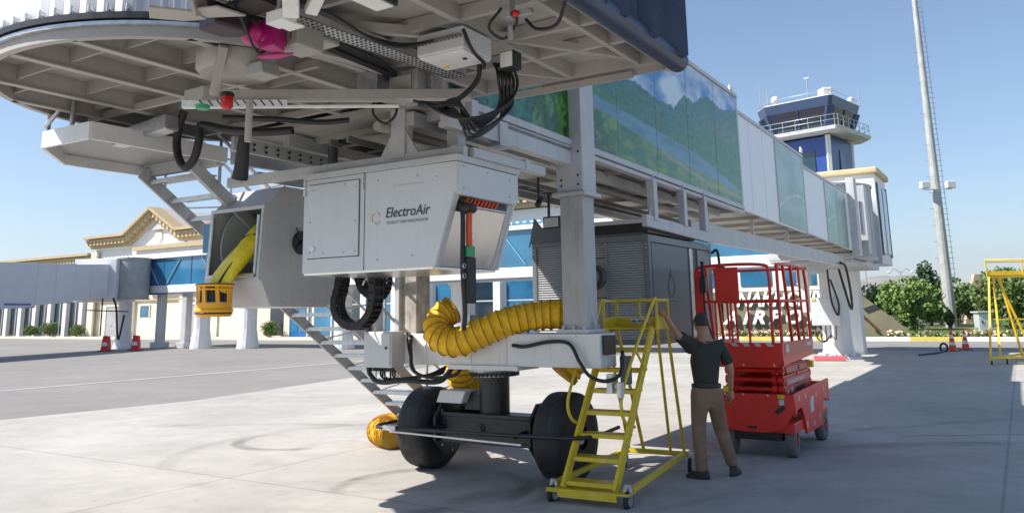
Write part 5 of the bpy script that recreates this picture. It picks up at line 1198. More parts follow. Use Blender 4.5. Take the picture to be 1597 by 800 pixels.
# head form, ears, nose; he looks away, slightly to the left
hc = Vector(M_(2.095, 9.20, 1.625)); mb.ball(hc, .1, 18, 12, (.80, .98, 1.13))
fd = Vector((-.35, .94, 0)).normalized(); sdv = Vector((fd.y, -fd.x, 0))
for s_ in (-1, 1): mb.ball(hc + sdv * s_ * .082 + Vector((0, 0, -.005)), .03, 8, 6, (.45, .8, 1.1)); mb.ball(hc + fd * .088 + sdv * s_ * .033 + Vector((0, 0, .01)), .012, 8, 6)
mb.ball(hc + fd * .10 + Vector((0, 0, -.02)), .02, 8, 6, (.8, 1.1, 1.4)); mb.ball(hc + fd * .092 + Vector((0, 0, -.058)), .022, 8, 6, (1.1, .5, .4))
def hand(mb, wrist, palm_dir, finger_dir, thumb_dir, curl=.5, s=1.0):
    w_ = Vector(wrist); pd = Vector(finger_dir).normalized(); up_ = Vector(palm_dir).normalized(); sd_ = pd.cross(up_).normalized()
    c = w_ + pd * .045 * s
    mb.tube([w_ - pd * .01, w_ + pd * .03 * s, w_ + pd * .085 * s], [.026 * s, .034 * s, .036 * s], 8)
    for k, ln in enumerate((.068, .078, .074, .058)):
        b = w_ + pd * .083 * s + sd_ * (-.030 + .02 * k) * s; m1 = b + pd * ln * .5 * s + up_ * curl * .012; m2 = m1 + (pd * (1 - curl) + up_ * curl).normalized() * ln * .35 * s; m3 = m2 + (pd * (1 - 1.6 * curl) + up_ * curl * 1.4).normalized() * ln * .3 * s
        mb.tube([b - pd * .02, m1, m2, m3], [.010 * s, .0095 * s, .0085 * s, .006 * s], 6)
    td = Vector(thumb_dir).normalized(); b = w_ + pd * .03 * s + td * .025 * s
    mb.tube([b, b + td * .022 + pd * .022, b + td * .03 + pd * .05 + up_ * .015], [.013 * s, .0115 * s, .008 * s], 6)
hand(mb, wristL, (-.8, .3, -.4), (-.55, .55, .62), (.4, .4, .6), .5)
hand(mb, wrR, (-.9, .1, 0), (.03, .25, -1), (-.4, .9, 0), .75)
me2 = mb.mesh('x', SKIN)
bm = bmesh.new(); bm.from_mesh(body_me); bm.from_mesh(me2); 
for f in bm.faces: f.smooth = True; f.material_index = 0
bm.to_mesh(body_me); bm.free()
ME.part('body', body_me, None)
# hair cap
mb = MB(); n_ = 28; rows = []
for i in range(11):
    th = .02 + (pi * .60) * i / 10; row = []
    for k in range(n_):
        a = 2 * pi * k / n_; d = Vector((cos(a), sin(a), 0)); fr = d.dot(fd)
        t2 = min(th, pi * (.57 if fr < .25 else .60 - .26 * (fr - .25) / .75)); r_ = 1 + .02 * noise.noise(Vector((cos(a) * 4, sin(a) * 4, i * .8)))
        row.append(hc + Vector((d.x * .087 * sin(t2) * r_, d.y * .105 * sin(t2) * r_, .008 + .119 * cos(t2) * r_)))
    rows.append(row)
mb.add([p for r in rows for p in r], [(i * n_ + k, i * n_ + (k + 1) % n_, (i + 1) * n_ + (k + 1) % n_, (i + 1) * n_ + k) for i in range(10) for k in range(n_)], True)
mb.add(rows[0], [tuple(range(n_))], True)
ME.part('hair', mb, HAIR)
slv = lambda a, b, t: tuple(a[i] + (b[i] - a[i]) * t for i in range(3))
V = [(M_(2.10, 9.155, .86), (.150, .112)), (ch1, (.158, .118)), (M_(2.105, 9.165, 1.26), (.175, .125)), (M_(2.11, 9.17, 1.40), (.13, .095)), (M_(2.11, 9.17, 1.475), .068),
     (sL, .085), (slv(sL, elL, .55), .075), (slv(sL, elL, .85), .073), (sR, .083), (slv(sR, elR, .55), .073), (slv(sR, elR, .88), .074)]
ME.part('shirt', skin_mesh('shirt', V, [(0, 1), (1, 2), (2, 3), (3, 4), (2, 5), (5, 6), (6, 7), (2, 8), (8, 9), (9, 10)], SHIRT), None)
V = [(M_(2.10, 9.152, 1.04), (.168, .130)), (M_(2.10, 9.14, .87), (.172, .132)), (M_(2.01, 9.14, .78), .108), (knL, .084), (M_(1.985, 9.10, .22), .072), (M_(1.985, 9.08, .06), .076), (M_(2.19, 9.15, .78), .108), (knR, .084), (M_(2.33, 9.23, .22), .072), (M_(2.36, 9.22, .08), .076)]
ME.part('trousers', skin_mesh('trousers', V, [(0, 1), (1, 2), (2, 3), (3, 4), (4, 5), (1, 6), (6, 7), (7, 8), (8, 9)], TROUS), None)
mb = MB(); mb.lathe([(.158, .945), (.163, .95), (.163, .980), (.158, .985)], (0, 0, 0), 'z', 28)
mb.v = [(x * 1.0, y * .77, z) for x, y, z in mb.v]; ME.part('belt', mb.mesh('belt', SHOE), None)
for (a, d) in ((anL, Vector((-.75, .45, 0))), (anR, Vector((.55, .75, 0)))):
    d = d.normalized(); c = Vector((a[0], a[1], 0)) + d * .055; mb = MB(); s2 = Vector((d.y, -d.x, 0)); n = 16
    rows = []
    for (z, ex, wd, off) in ((0.0, .135, .044, 0), (.03, .138, .047, 0), (.055, .12, .044, -.01), (.085, .075, .04, -.05), (.11, .052, .04, -.06)):
        rows.append([c + d * (off + ex * cos(2 * pi * k / n)) + s2 * wd * sin(2 * pi * k / n) + Vector((0, 0, z)) for k in range(n)])
    vs = [p for r in rows for p in r]; mb.add(vs, [(i * n + k, i * n + (k + 1) % n, (i + 1) * n + (k + 1) % n, (i + 1) * n + k) for i in range(4) for k in range(n)], True); mb.add(rows[0], [tuple(range(n))]); mb.add(rows[-1], [tuple(range(n))])
    ME.part('shoe', mb, SHOE)
# ================================================================ things behind
# second yellow ladder
L2 = T('platform_ladder', 'tall yellow access platform on wheels at the right edge near the cones', 'ladder', (15.6, 26.2, 0), frame='w')
px0, px1, pyA, pyB = 14.95, 17.2, 25.6, 27.0
def shr(mb): mb.v = [(x + .58 * (y - pyA), y, z) for x, y, z in mb.v]; return mb
mb = shr(MB().box(px0, px1, pyA, pyB, 2.62, 2.66)); pf = L2.part('platform', mb, YEL)
mb = MB()
for (a, b, c, d) in ((px0, px1, pyA, pyA + .02), (px0, px1, pyB - .02, pyB), (px0, px0 + .02, pyA + .02, pyB - .02)): mb.box(a, b, c, d, 2.64, 2.80)
L2.part('kick_board', shr(mb), mat('bright_yellow_paint', (.80, .50, .02), .4), pf)
mb = MB()
for (x, y) in ((px0, pyA), (px0, pyB), (16.1, pyA), (px1, pyA), (px1, pyB)): mb.cyl((x, y, 2.65), (x, y, 3.15), .022, seg=8)
mb.tube([(px1, pyA, 3.15), (px0, pyA, 3.15), (px0, pyB, 3.15), (px1, pyB, 3.15)], .022, 8); L2.part('guard_rail', shr(mb), YEL, pf)
for (a, b) in (((px0 + .05, pyA, 2.62), (14.1, 24.5, .12)), ((px0 + .25, pyA + .1, 2.62), (14.7, 25.0, .12)), ((px0 + .42, pyA + .1, 2.62), (16.0, 26.0, .12)), ((px0 + 1.15, pyB, 2.62), (16.9, 26.9, .12)), ((16.3, pyA, 2.62), (16.25, 25.4, .12)), ((17.1, pyA, 2.62), (17.4, 25.4, .12)), ((17.1, pyB, 2.62), (17.5, 27.2, .12))):
    L2.part('leg', MB().bar(a, b, .055, .055), mat('bright_yellow_paint', (.80, .50, .02), .4))
mb = MB(); mb.bar((14.1, 24.5, .2), (17.5, 25.2, .2), .06, .06); mb.bar((14.1, 24.5, .2), (16.9, 26.9, .2), .06, .06); mb.bar((16.9, 26.9, .2), (17.9, 27.2, .2), .06, .06); mb.bar((15.0, 25.6, 1.3), (17.2, 25.5, 1.3), .04, .04); L2.part('base_frame', mb, YEL)
for (x, y) in ((14.15, 24.55), (14.7, 24.7), (16.8, 26.8), (17.4, 25.2), (17.8, 27.1)): caster(L2, x, y, .09, 1.2)
# cones
def cone(loc, label, h=.8, tilt=0):
    t = T('traffic_cone', label, 'traffic cone', loc, frame='w', group='traffic cones by the kerb'); x, y, _ = loc
    base = MB(); base.box(x - .19, x + .19, y - .19, y + .19, 0, .035); t.part('base', base, mat('cone_base', (.25, .04, .02), .6), bev=.01)
    r = lambda z: .15 * (1 - (z - .03) / (h * 1.12))
    zs = [.03, .12, .24, .36, .5, .62, h]; cols = ['r', 'r', 'w', 'r', 'w', 'r']
    red = MB(); wh = MB()
    for a, b, c in zip(zs[:-1], zs[1:], cols): (red if c == 'r' else wh).lathe([(r(a), a), (r(b), b)], (x, y, 0), seg=18)
    red.lathe([(r(h), h), (.005, h + .004)], (x, y, 0), seg=18)
    c_ = t.part('cone_body', red, mat('cone_orange', (.75, .08, .03), .5)); t.part('reflective_band', wh, WPAINT, c_)
cone((16.95, 31.9, 0), 'red and white traffic cone nearer the black cable reel, the taller of two', .88); cone((17.95, 32.8, 0), 'shorter red and white traffic cone nearer the tall yellow platform', .78)
# black ring and cable on the ground
mb = MB(); mb.tube([(16.35 + .16 * cos(a), 31.4 + .05 * cos(a), .17 + .16 * sin(a)) for a in [2 * pi * k / 20 for k in range(20)]], .04, 8, closed=True)
c = T('ground_cable', 'black cable on the apron ending in an upright ring by the cones', 'cable', (16.35, 31.4, 0), frame='w'); c.part('ring', mb, CABLE)
c.part('cable', MB().tube(crv([(16.3, 31.35, .03), (15.6, 30.5, .035), (14.4, 29.4, .03)], 6), .035, 6), CABLE)
# chock at the rotunda column
mb = MB(); a = Vector((10.1, 27.9, .02)); d = Vector((.9, -.35, 0)).normalized(); s_ = Vector((d.y, -d.x, 0))
pr = [(0, 0), (.26, 0), (.19, .15), (.07, .15)]
vs = [a + s_ * (p[0]) + Vector((0, 0, p[1])) for p in pr] + [a + d * 1.0 + s_ * p[0] + Vector((0, 0, p[1])) for p in pr]
mb.add(vs, [(0, 1, 2, 3), (7, 6, 5, 4), (0, 4, 5, 1), (1, 5, 6, 2), (2, 6, 7, 3), (3, 7, 4, 0)])
ck = T('wheel_chock', 'faded red chock on the ground at the white rotunda column', 'wheel chock', tuple(a), frame='w'); 
cko = ck.part('chock_body', mb, mat('faded_red_plastic', (.62, .08, .10), .55), bev=.02)
mb = MB(); mb.tube([a + d * .4 + s_ * .13 + Vector((0, 0, .15)), a + d * .42 + s_ * .13 + Vector((0, 0, .20)), a + d * .58 + s_ * .13 + Vector((0, 0, .20)), a + d * .6 + s_ * .13 + Vector((0, 0, .15))], .012, 6); ck.part('handle', mb, BLACKM)
# grey cabinet on the lawn
mb = MB(); mb.box(28.15, 28.95, 49.6, 50.2, .06, 1.25); gc = T('utility_cabinet', 'small pale grey utility cabinet beside the light mast', 'cabinet', (28.5, 49.9, 0), frame='w'); b_ = gc.part('body', mb, mat('cabinet_grey', (.42, .46, .46), .5), bev=.02)
gc.part('lid', MB().box(28.05, 29.05, 49.5, 50.3, 1.25, 1.33), PANEL, b_, bev=.01); gc.part('door', MB().box(28.22, 28.88, 49.58, 49.599, .15, 1.18), PANEL, b_); gc.part('handle', MB().box(28.3, 28.35, 49.55, 49.58, .6, .8), BLACKM, b_)
# light mast
LM = T('light_mast', 'very tall pale lighting mast with rungs and two floodlights', 'light mast', (32.9, 61.7, 0), frame='w')
mx, my = 32.9, 61.7
mb = MB(); mb.tube([(mx, my, 0), (mx, my, 12), (mx, my, 34)], [.42, .31, .14], 12, smooth=False); LM.part('pole', mb, mat('mast_steel', (.42, .42, .41), .55, .1, var=.18, scale=1.5))
mb = MB(); z = 4.0
while z < 33:
    r_ = lerp(.46, .17, z / 34); mb.bar((mx - r_ - .25, my, z), (mx + r_ + .02, my, z), .03, .03) if int(z / .42) % 3 == 0 else None
    mb.bar((mx + r_ * .6, my - .1, z), (mx + r_ + .32, my - .1, z), .03, .03); z += .42
mb.tube([(mx + .62, my - .1, 3.8), (mx + .5, my - .1, 18), (mx + .42, my - .1, 33)], .02, 5)
LM.part('rung', mb, mat('mast_steel', (.55, .55, .53), .5))
mb = MB(); mb.bar((mx - 1.15, my - .3, 10.5), (mx + 1.05, my - .3, 10.53), .06, .06); LM.part('lamp_bracket', mb, GALV)
for x in (mx - 1.05, mx + .92): mb = MB(); mb.box(x - .33, x + .33, my - .6, my - .2, 10.58, 11.12); o = LM.part('floodlight', mb, WPAINT, bev=.05); LM.part('lamp_glass', MB().box(x - .27, x + .27, my - .612, my - .6, 10.63, 11.07), PANEL, o)
# small street lamps far away
lp = None
def street_lamp(x, y, h):
    t = T('street_lamp', 'distant double armed street lamp behind the garden trees', 'street lamp', (x, y, 0), frame='w', group='distant street lamps')
    t.part('pole', MB().tube([(x, y, 0), (x, y, h)], [.1, .06], 8), GALV)
    a = MB(); a.tube(crv([(x - 1.5, y, h - .1), (x - .8, y, h + .3), (x, y, h - .2), (x + .8, y, h + .3), (x + 1.5, y, h - .1)], 5), .05, 6); ar = t.part('arm', a, GALV)
    for s_ in (-1.6, 1.6): t.part('lamp_head', MB().ball((x + s_, y, h - .15), .3, 10, 6, (1, .7, .5)), WPAINT, ar)
    return t
sa = street_lamp(40.0, 92, 6.4); copy_thing(sa.e, (53.5, 112, 0), label='distant double armed street lamp farther right behind the trees'); copy_thing(sa.e, (36.5, 90, 0), label='distant double armed street lamp just right of the rotunda')
sa.e['label'] = 'distant double armed street lamp, the tallest of those behind the trees'

# ---------------------------------------------------------------- vegetation
LEAF = mat('leaf_green', (.14, .22, .045), .6, var=.45, scale=1.6); LEAFD = mat('leaf_dark_green', (.03, .07, .025), .6, var=.45, scale=1.6); LEAFM = mat('leaf_olive_green', (.10, .16, .035), .6, var=.45, scale=1.4)
BARK = mat('bark', (.12, .085, .06), .85, var=.3, scale=6)
def crown(c, rx, rz, n, leaf, sd, shape='round', ry=None):
    rnd = random.Random(sd); mb = MB(); ry = ry or rx
    clumps = []
    for i in range(int(26 + n / 90)):
        while True:
            p = Vector((rnd.uniform(-1, 1), rnd.uniform(-1, 1), rnd.uniform(-1, 1)))
            if p.length < 1: break
        k = 1.0 if shape == 'round' else (1.05 - .95 * (p.z * .5 + .5))
        if shape == 'ball': k = 1
        p = Vector((p.x * k, p.y * k, p.z)) * (.85 if shape != 'ball' else .72); clumps.append((p, rnd.uniform(.16, .34)))
    for i in range(n):
        p, r_ = rnd.choice(clumps); d = Vector((rnd.gauss(0, 1), rnd.gauss(0, 1), rnd.gauss(0, 1))).normalized() * r_ * rnd.uniform(.75, 1.12)
        q = p + d; q = Vector((c[0] + q.x * rx, c[1] + q.y * ry, max(.05, c[2] + q.z * rz)))
        s = leaf * rnd.uniform(.6, 1.4); nrm = (d.normalized() + Vector((rnd.gauss(0, .5), rnd.gauss(0, .5), rnd.gauss(0, .5)))).normalized()
        x = nrm.orthogonal().normalized() * s; y = nrm.cross(x).normalized() * s * .7
        mb.add([q - x, q - y, q + x, q + y], [(0, 1, 2, 3)])
    return mb
def tree(name, label, x, y, h, w_, m, sd, shape='round', trunk=.4, n=3600, leaf=.13, group=None):
    t = T(name, label, 'tree', (x, y, 0), frame='w', group=group); cz = trunk * .6 + (h - trunk * .6) / 2
    t.part('crown', crown((x, y, cz), w_ / 2, (h - trunk * .6) / 2, n, leaf, sd, shape), m)
    mb = MB(); mb.tube([(x, y, 0), (x + .05, y, h * .35), (x, y, h * .7)], [.16, .11, .04], 8)
    rnd = random.Random(sd)
    for k in range(5): a = rnd.uniform(0, 6.28); mb.tube([(x, y, h * (.2 + .08 * k)), (x + cos(a) * w_ * .3, y + sin(a) * w_ * .3, h * (.45 + .08 * k))], [.06, .02], 6)
    t.part('trunk', mb, BARK)
tree('broadleaf_tree', 'bright green rounded tree right of the slanted sign slab', 28.0, 57.5, 3.9, 4.6, LEAF, 1, n=4200)
tree('conifer_tree', 'dark pointed tree behind the bright green rounded tree', 34.6, 68, 5.2, 4.2, LEAFD, 2, 'cone', n=3200, leaf=.15)
tree('broadleaf_tree', 'dark green tree left of the light mast, behind the bright tree', 35.0, 64.5, 3.9, 3.6, LEAFM, 3, n=3000)
tree('broadleaf_tree', 'large olive green tree just right of the light mast', 34.6, 57.0, 4.3, 4.6, LEAFM, 4, n=4800)
tree('broadleaf_tree', 'green tree at the right edge behind the yellow platform', 38.6, 57, 3.6, 3.4, LEAF, 5, n=2600)
tree('broadleaf_tree', 'dark tree peeping between the rotunda column and bright tree', 31.2, 70, 3.9, 4.2, LEAFM, 6, n=2400)
tree('sapling', 'tiny round sapling on the lawn left of the mast', 30.8, 58.0, 1.45, .8, LEAFM, 7, n=700, leaf=.08)
tree('broadleaf_tree', 'small dim tree in the gap left of the light mast', 37.0, 71, 3.2, 1.9, LEAFM, 8, n=1300)
def bush(x, y, r, label, sd):
    t = T('round_bush', label, 'bush', (x, y, 0), frame='w'); t.part('foliage', crown((x, y, r * .82 + .12), r, r * .88, 3200, .05, sd, 'ball'), LEAF); t.part('stem', MB().tube([(x, y, 0), (x, y, r)], .05, 6), BARK)
for i, (n_, l_) in enumerate(((-81.5, 'clipped round bush at far left, leftmost of three before dark windows'), (-78.0, 'larger clipped round bush, middle of three before dark windows'), (-73.2, 'clipped round bush, rightmost of three before dark windows'), (-48.6, 'small round bush left of its neighbour near the blue door'), (-46.4, 'round bush standing nearest the blue double door'))):
    p = W(n_, 36.8); bush(p.x, p.y, (.8, 1.0, .8, .6, .85)[i], l_, 20 + i)
# flower bed
def flowers():
    rnd = random.Random(5); mb = MB(); idx = []
    for a, b in zip(KL[:-1], KL[1:]):
        a = Vector((*a, 0)); b = Vector((*b, 0)); L_ = (b - a).length; nv = Vector((-(b - a).y, (b - a).x, 0)).normalized()
        for i in range(int(L_ * 60)):
            t = rnd.random(); gap = noise.noise(Vector((a.x + t * L_, 0, 3)) * .35)
            if gap < -.33: continue
            p = a.lerp(b, t) + nv * rnd.uniform(.5, 1.8); hh = .32 + .26 * noise.noise(p * .8) + rnd.uniform(-.12, .1)
            for q in range(3):
                c = p + Vector((rnd.gauss(0, .1), rnd.gauss(0, .1), .06 + max(.05, hh) * rnd.uniform(.4, 1.0))); top = c.z > .36
                s = rnd.uniform(.05, .11) * (1.25 if top else 1); d = Vector((rnd.gauss(0, 1), rnd.gauss(0, 1), rnd.gauss(0, 1))).normalized(); x = d.orthogonal().normalized() * s; y = d.cross(x).normalized() * s
                mb.add([c - x, c - y, c + x, c + y], [(0, 1, 2, 3)]); idx.append(rnd.choice((1, 1, 2, 0)) if top and rnd.random() < .8 else (0 if rnd.random() < .7 else 1))
    me = mb.mesh('flower_bed', [LEAFM, mat('cream_petal', (.72, .60, .42), .7, var=.2), mat('pink_petal', (.62, .22, .22), .7, var=.2)])
    for p, i in zip(me.polygons, idx): p.material_index = i
    o = bpy.data.objects.new('flower_bed', me); COL.objects.link(o); o['kind'] = 'stuff'; o['label'] = 'bed of cream and pink roses behind the painted kerb'
    o['category'] = 'flower bed'
flowers()
# far fence
ff = T('perimeter_fence', 'far dark railing fence behind the garden trees', 'fence', (60, 95, 0), frame='w')
mb = MB(); rl = MB()
for i in range(90):
    x = 38 + i * .62; y = 92 - i * .1; mb.bar((x, y, 0), (x, y, 3.3 if i % 6 else 3.7), .09 if i % 6 == 0 else .05)
for z in (.9, 2.9): rl.bar((38, 92, z), (93, 83.2, z), .07, .07)
ff.part('post', mb, mat('fence_metal', (.10, .10, .12), .6)); ff.part('rail', rl, mat('fence_metal', (.10, .10, .12), .6))
mb = MB()
for i in range(16):
    for (a) in (0,):
        x = 24 + i * 2.2; mb.cyl((x, 61.5 - .5 * i * .6, 0), (x, 61.5 - .5 * i * .6, .75), .04, seg=6)
cf2 = T('chain_fence', 'low chain barrier along the sandy garden path', 'barrier', (30, 60, 0), frame='w'); cf2.part('post', mb, BARK)
mb = MB()
for i in range(15):
    x = 24 + i * 2.2; y = 61.5 - .3 * i; mb.tube([(x, y, .7), (x + 1.1, y - .15, .5), (x + 2.2, y - .3, .7)], .025, 5)
cf2.part('chain', mb, mat('brown_chain', (.12, .07, .05), .7))
# beige wall bits beyond the garden
mb = MB(); mb.prism([(0, 0), (2.0, 0), (2.0, 4.4), (1.3, 4.4), (.6, 2.0)], 'y', 0, .4)
o = single('garden_wall', mb, mat('peach_render', (.58, .40, .30), .8), 'peach coloured sloping garden wall behind the light mast', 'wall', frame='w'); o.location = (40.2, 73, 0)
mb = MB(); mb.prism([(0, 0), (6.0, 0), (4.0, 3.4), (2.6, 4.6), (1.2, 4.4)], 'y', 0, .4)
o = single('garden_wall', mb, mat('peach_render', (.58, .40, .30), .8), 'peach coloured garden wall behind the tree right of the mast', 'wall', frame='w'); o.location = (44.5, 70, 0)

# ---------------------------------------------------------------- airport sign
SG = T('airport_sign', 'slanted olive sign slab with white letters, seen through the red lift rails', 'sign', (17.0, 49.4, 0), frame='w', rot=radians(-14))
mb = MB(); mb.prism([(-7.5, 0), (6.3, 0), (6.2, .5), (3.6, 3.15), (-5.5, 3.1), (-7.5, 2.6)], 'y', .1, .55); slab = SG.part('sign_slab', mb, mat('olive_stone', (.17, .15, .09), .6, var=.15, scale=.8), bev=.03)
mb = MB(); mb.bar((3.6, .3, 3.12), (3.0, .25, 2.7), .15, .5); SG.part('white_edge', mb, WPAINT, slab)
mb = MB(); mb.bar((3.4, -.9, 1.3), (4.6, -.4, .1), .12, .12); SG.part('brown_strut', mb, mat('brown_wood', (.16, .08, .04), .7), slab)
SGW = mat('sign_letter_white', (.88, .88, .88), .5, var=.02)
TILT = Matrix.Rotation(radians(-24), 4, 'X')
for o in (slab, slab.children[0]): o.data.transform(TILT)
def fit_text(me, wd, ht):
    xs = [v.co.x for v in me.vertices]; ys = [v.co.y for v in me.vertices]; kx = wd / (max(xs) - min(xs)); ky = ht / (max(ys) - min(ys)); cx_ = (max(xs) + min(xs)) / 2
    for v in me.vertices: v.co.x = (v.co.x - cx_) * kx; v.co.y = (v.co.y - min(ys)) * ky
    return me
me = fit_text(text_mesh('NAKHCHIVAN', 1.3, .10, SGW, shear=.35, bold=.035), 6.9, 1.0); stand(me, Vector((.05, .0, 1.98))); me.transform(TILT); SG.part('lettering', me, None, slab)
me = fit_text(text_mesh('AIRPORT', 1.2, .10, SGW, shear=.35, space=1.45, bold=.035), 6.9, .92); stand(me, Vector((-.85, -.10, .78))); me.transform(TILT); SG.part('lettering', me, None, slab)

# ---------------------------------------------------------------- control tower
TW = T('control_tower', 'blue airport control tower with slanted glass cab and railed balcony', 'control tower', tuple(W(-10.3, 66, 0))[:3], frame='w')
TWc = Vector((31.2, 82.0, 0)); TW.e.location = TWc; TW.org = TWc; TWR = radians(-44)
def zt_(z): return 18.95 + (z - 19.9) * .74 if z > 19.9 else z - .95
def tl(x, y, z):
    z = zt_(z)
    v = Matrix.Rotation(TWR, 3, 'Z') @ Vector((x, y, 0)); return (TWc.x + v.x, TWc.y + v.y, z)
def ring_sq(h, ch, z):   # chamfered square, half size h, left corners cut
    pts = [(h, -h + .25), (h, h - ch), (h - ch, h), (-h + ch, h), (-h, h - ch), (-h, -h + ch), (-h + ch, -h), (h - .25, -h)]
    return [tl(x, y, z) for x, y in pts]
def frust(r0, r1):
    n = len(r0); mb = MB(); mb.add(r0 + r1, [tuple(range(n))[::-1], tuple(range(n, 2 * n))] + [(i, (i + 1) % n, n + (i + 1) % n, n + i) for i in range(n)]); return mb
sh = 3.15
mb = frust(ring_sq(sh - .35, .6, 0), ring_sq(sh, .7, 19.3)); shf = TW.part('shaft', mb, BLUEP)
mb = MB()
for (x, y) in ((sh, -sh), (sh, sh), (-sh, -sh)): mb.prism([(-.35, 0), (.35, 0), (.35, .01), (-.35, .01)], 'z', 0, .01)
mb = MB()
q = [tl(sh - .05, -sh + .15, 14), tl(sh + .22, -sh - .22, 19.4)]
mb.bar(tl(sh - .25, -sh + .25, 13), tl(sh - .02, -sh - .0, 19.4), .38, .38); mb.bar(tl(sh - .25, sh - .2, 13), tl(sh - .1, sh - .1, 19.4), .25, .25); TW.part('corner_pillar', mb, WRENDER, shf)
mb = MB()
def slabq(face, a, b, z0, z1, off, hlf):
    # face 's': y=-hlf ; face 'e': x=hlf
    P = []
    for (t, z) in ((a, z0), (b, z0), (b, z1), (a, z1)):
        for o_ in (off - .12, off):
            P.append(tl(t, -hlf - o_, z) if face == 's' else tl(hlf + o_, t, z))
    return P, [(0, 2, 4, 6), (7, 5, 3, 1), (0, 1, 3, 2), (2, 3, 5, 4), (4, 5, 7, 6), (6, 7, 1, 0)]
for args in (('e', -.6, .5, 15.4, 18.2, .04, sh), ('s', .4, 1.7, 15.3, 18.0, .04, sh)): v_, f_ = slabq(*args); mb.add(v_, f_)
TW.part('window', mb, GLASSD, shf)
bal = frust(ring_sq(4.9, 1.6, 19.55), ring_sq(5.0, 1.6, 19.9)); bl = TW.part('balcony', bal, mat('balcony_render', (.62, .62, .62), .7))
mb = MB(); R_ = ring_sq(4.85, 1.6, 0)
for z in (19.55, 20.05): mb.tube([(p[0], p[1], z) for p in R_], .03, 6, closed=True)
for i in range(len(R_)):
    a = Vector(R_[i]); b = Vector(R_[(i + 1) % len(R_)]); n = max(1, int((b - a).length / 1.25))
    for k in range(n): p = a.lerp(b, k / n); mb.cyl((p.x, p.y, 18.9), (p.x, p.y, 20.05), .032, seg=6)
TW.part('railing', mb, GALV, bl)
cb0 = frust(ring_sq(3.35, 1.3, 19.9), ring_sq(3.45, 1.33, 20.35)); cab = TW.part('cab', cb0, BLUEG)
gl = frust(ring_sq(3.43, 1.33, 20.35), ring_sq(4.05, 1.5, 22.95)); TW.part('cab_glazing', gl, GLASSD, cab)
fr_ = frust(ring_sq(4.07, 1.5, 22.95), ring_sq(4.3, 1.55, 24.2)); TW.part('cab_fascia', fr_, BLUEG, cab)
mb = MB()
A_, B_ = ring_sq(3.47, 1.33, 20.35), ring_sq(4.1, 1.5, 22.98)
for i in range(8): mb.bar(A_[i], B_[i], .42, .42)
for i in (0, 1, 2, 3, 4, 5, 6):
    a0_, a1_ = Vector(A_[i]), Vector(A_[(i + 1) % 8]); b0_, b1_ = Vector(B_[i]), Vector(B_[(i + 1) % 8]); 
    if (a1_ - a0_).length > 3: mb.bar(a0_.lerp(a1_, .5), b0_.lerp(b1_, .5), .12, .12)
TW.part('window_post', mb, BLUEG, cab)
rf = frust(ring_sq(4.33, 1.6, 24.2), ring_sq(4.25, 1.6, 24.35)); rf_ = TW.part('roof', rf, mat('roof_grey', (.5, .5, .5), .6))
mb = MB(); R2 = ring_sq(4.2, 1.6, 0)
mb.tube([(p[0], p[1], 22.7) for p in R2], .025, 6, closed=True)
for p in R2: mb.cyl((p[0], p[1], 22.3), (p[0], p[1], 22.75), .04, seg=6)
TW.part('railing', mb, GALV, rf_)
for (x, y, h_, r_) in ((-4.0, -2.5, 4.0, .04), (-3.0, -2.8, 3.0, .06), (1.0, -2, 3.8, .06), (2.2, 1, 2.4, .05), (4.0, 3.8, 3.0, .05), (2.8, -1, 1.4, .05), (-1.6, -3.4, 1.4, .05)):
    mb = MB(); mb.cyl(tl(x, y, 24.4), tl(x, y, 24.4 + h_), r_, seg=6)
    if x in (1.0,): mb.bar(tl(x - .3, y, 24.2 + h_), tl(x + .3, y, 24.2 + h_), .12)
    TW.part('antenna', mb, GALV, rf_)
mb = MB(); mb.ball(tl(-1.9, -3.4, 25.2), .45, 12, 8); mb.ball(tl(3.6, 2.4, 25.2), .35, 12, 8); TW.part('radome', mb, WPAINT, rf_)
mb = MB(); mb.prism([(0, 0), (0, 0)], 'z', 0, 1) if False else None
P_ = [tl(3.4, -4.0, 24.5), tl(4.1, -3.4, 24.5), tl(3.4, -2.4, 24.5), tl(2.5, -3.2, 24.5)]; mb.add(P_ + [(p[0], p[1], p[2] + .75) for p in P_], [(3, 2, 1, 0), (4, 5, 6, 7), (0, 1, 5, 4), (1, 2, 6, 5), (2, 3, 7, 6), (3, 0, 4, 7)]); TW.part('roof_housing', mb, WRENDER, rf_, bev=.1)

# ---------------------------------------------------------------- terminal and its glass gallery (frame of the bridge)
TM = T('terminal_building', 'cream airport terminal with a bracketed pediment and red tiled roof', 'building', (-50, 38, 0))
FU = 38.0
mb = MB(); mb.box(-73, -20.5, FU, FU + 14, 0, 8.5); wl0 = TM.part('wall', mb, WRENDER)
mb = MB(); mb.box(-110, -73, FU + .6, FU + 14, 0, 7.7); wl1 = TM.part('wall', mb, CREAM)
mb = MB(); mb.box(-73.06, -44, FU - .12, FU - .002, 0, 7.2); TM.part('wall_facing', mb, CREAM, wl0)
def cornice(pts, name='cornice', d0=FU):
    """pts: list of (n,z) along the top edge; three stepped courses and a dentil row"""
    mb = MB(); den = MB()
    for (a, b) in zip(pts[:-1], pts[1:]):
        for (dz, t, pr) in ((-.12, .24, 1.15), (-.42, .22, .85), (-.98, .30, .42), (-.70, .26, .50)):
            mb.bar((a[0], d0 - pr / 2 + .1, a[1] + dz), (b[0], d0 - pr / 2 + .1, b[1] + dz), pr + .2, t)
        n = int(abs(b[0] - a[0]) / .55)
        for k in range(n):
            t = (k + .5) / n; x = lerp(a[0], b[0], t); z = lerp(a[1], b[1], t) - .70; den.box(x - .14, x + .14, d0 - .82, d0 - .40, z - .15, z + .2)
    c = TM.part(name, mb, OCHRE); TM.part('bracket_row', den, mat('ochre_light', (.60, .48, .28), .7), c); return c
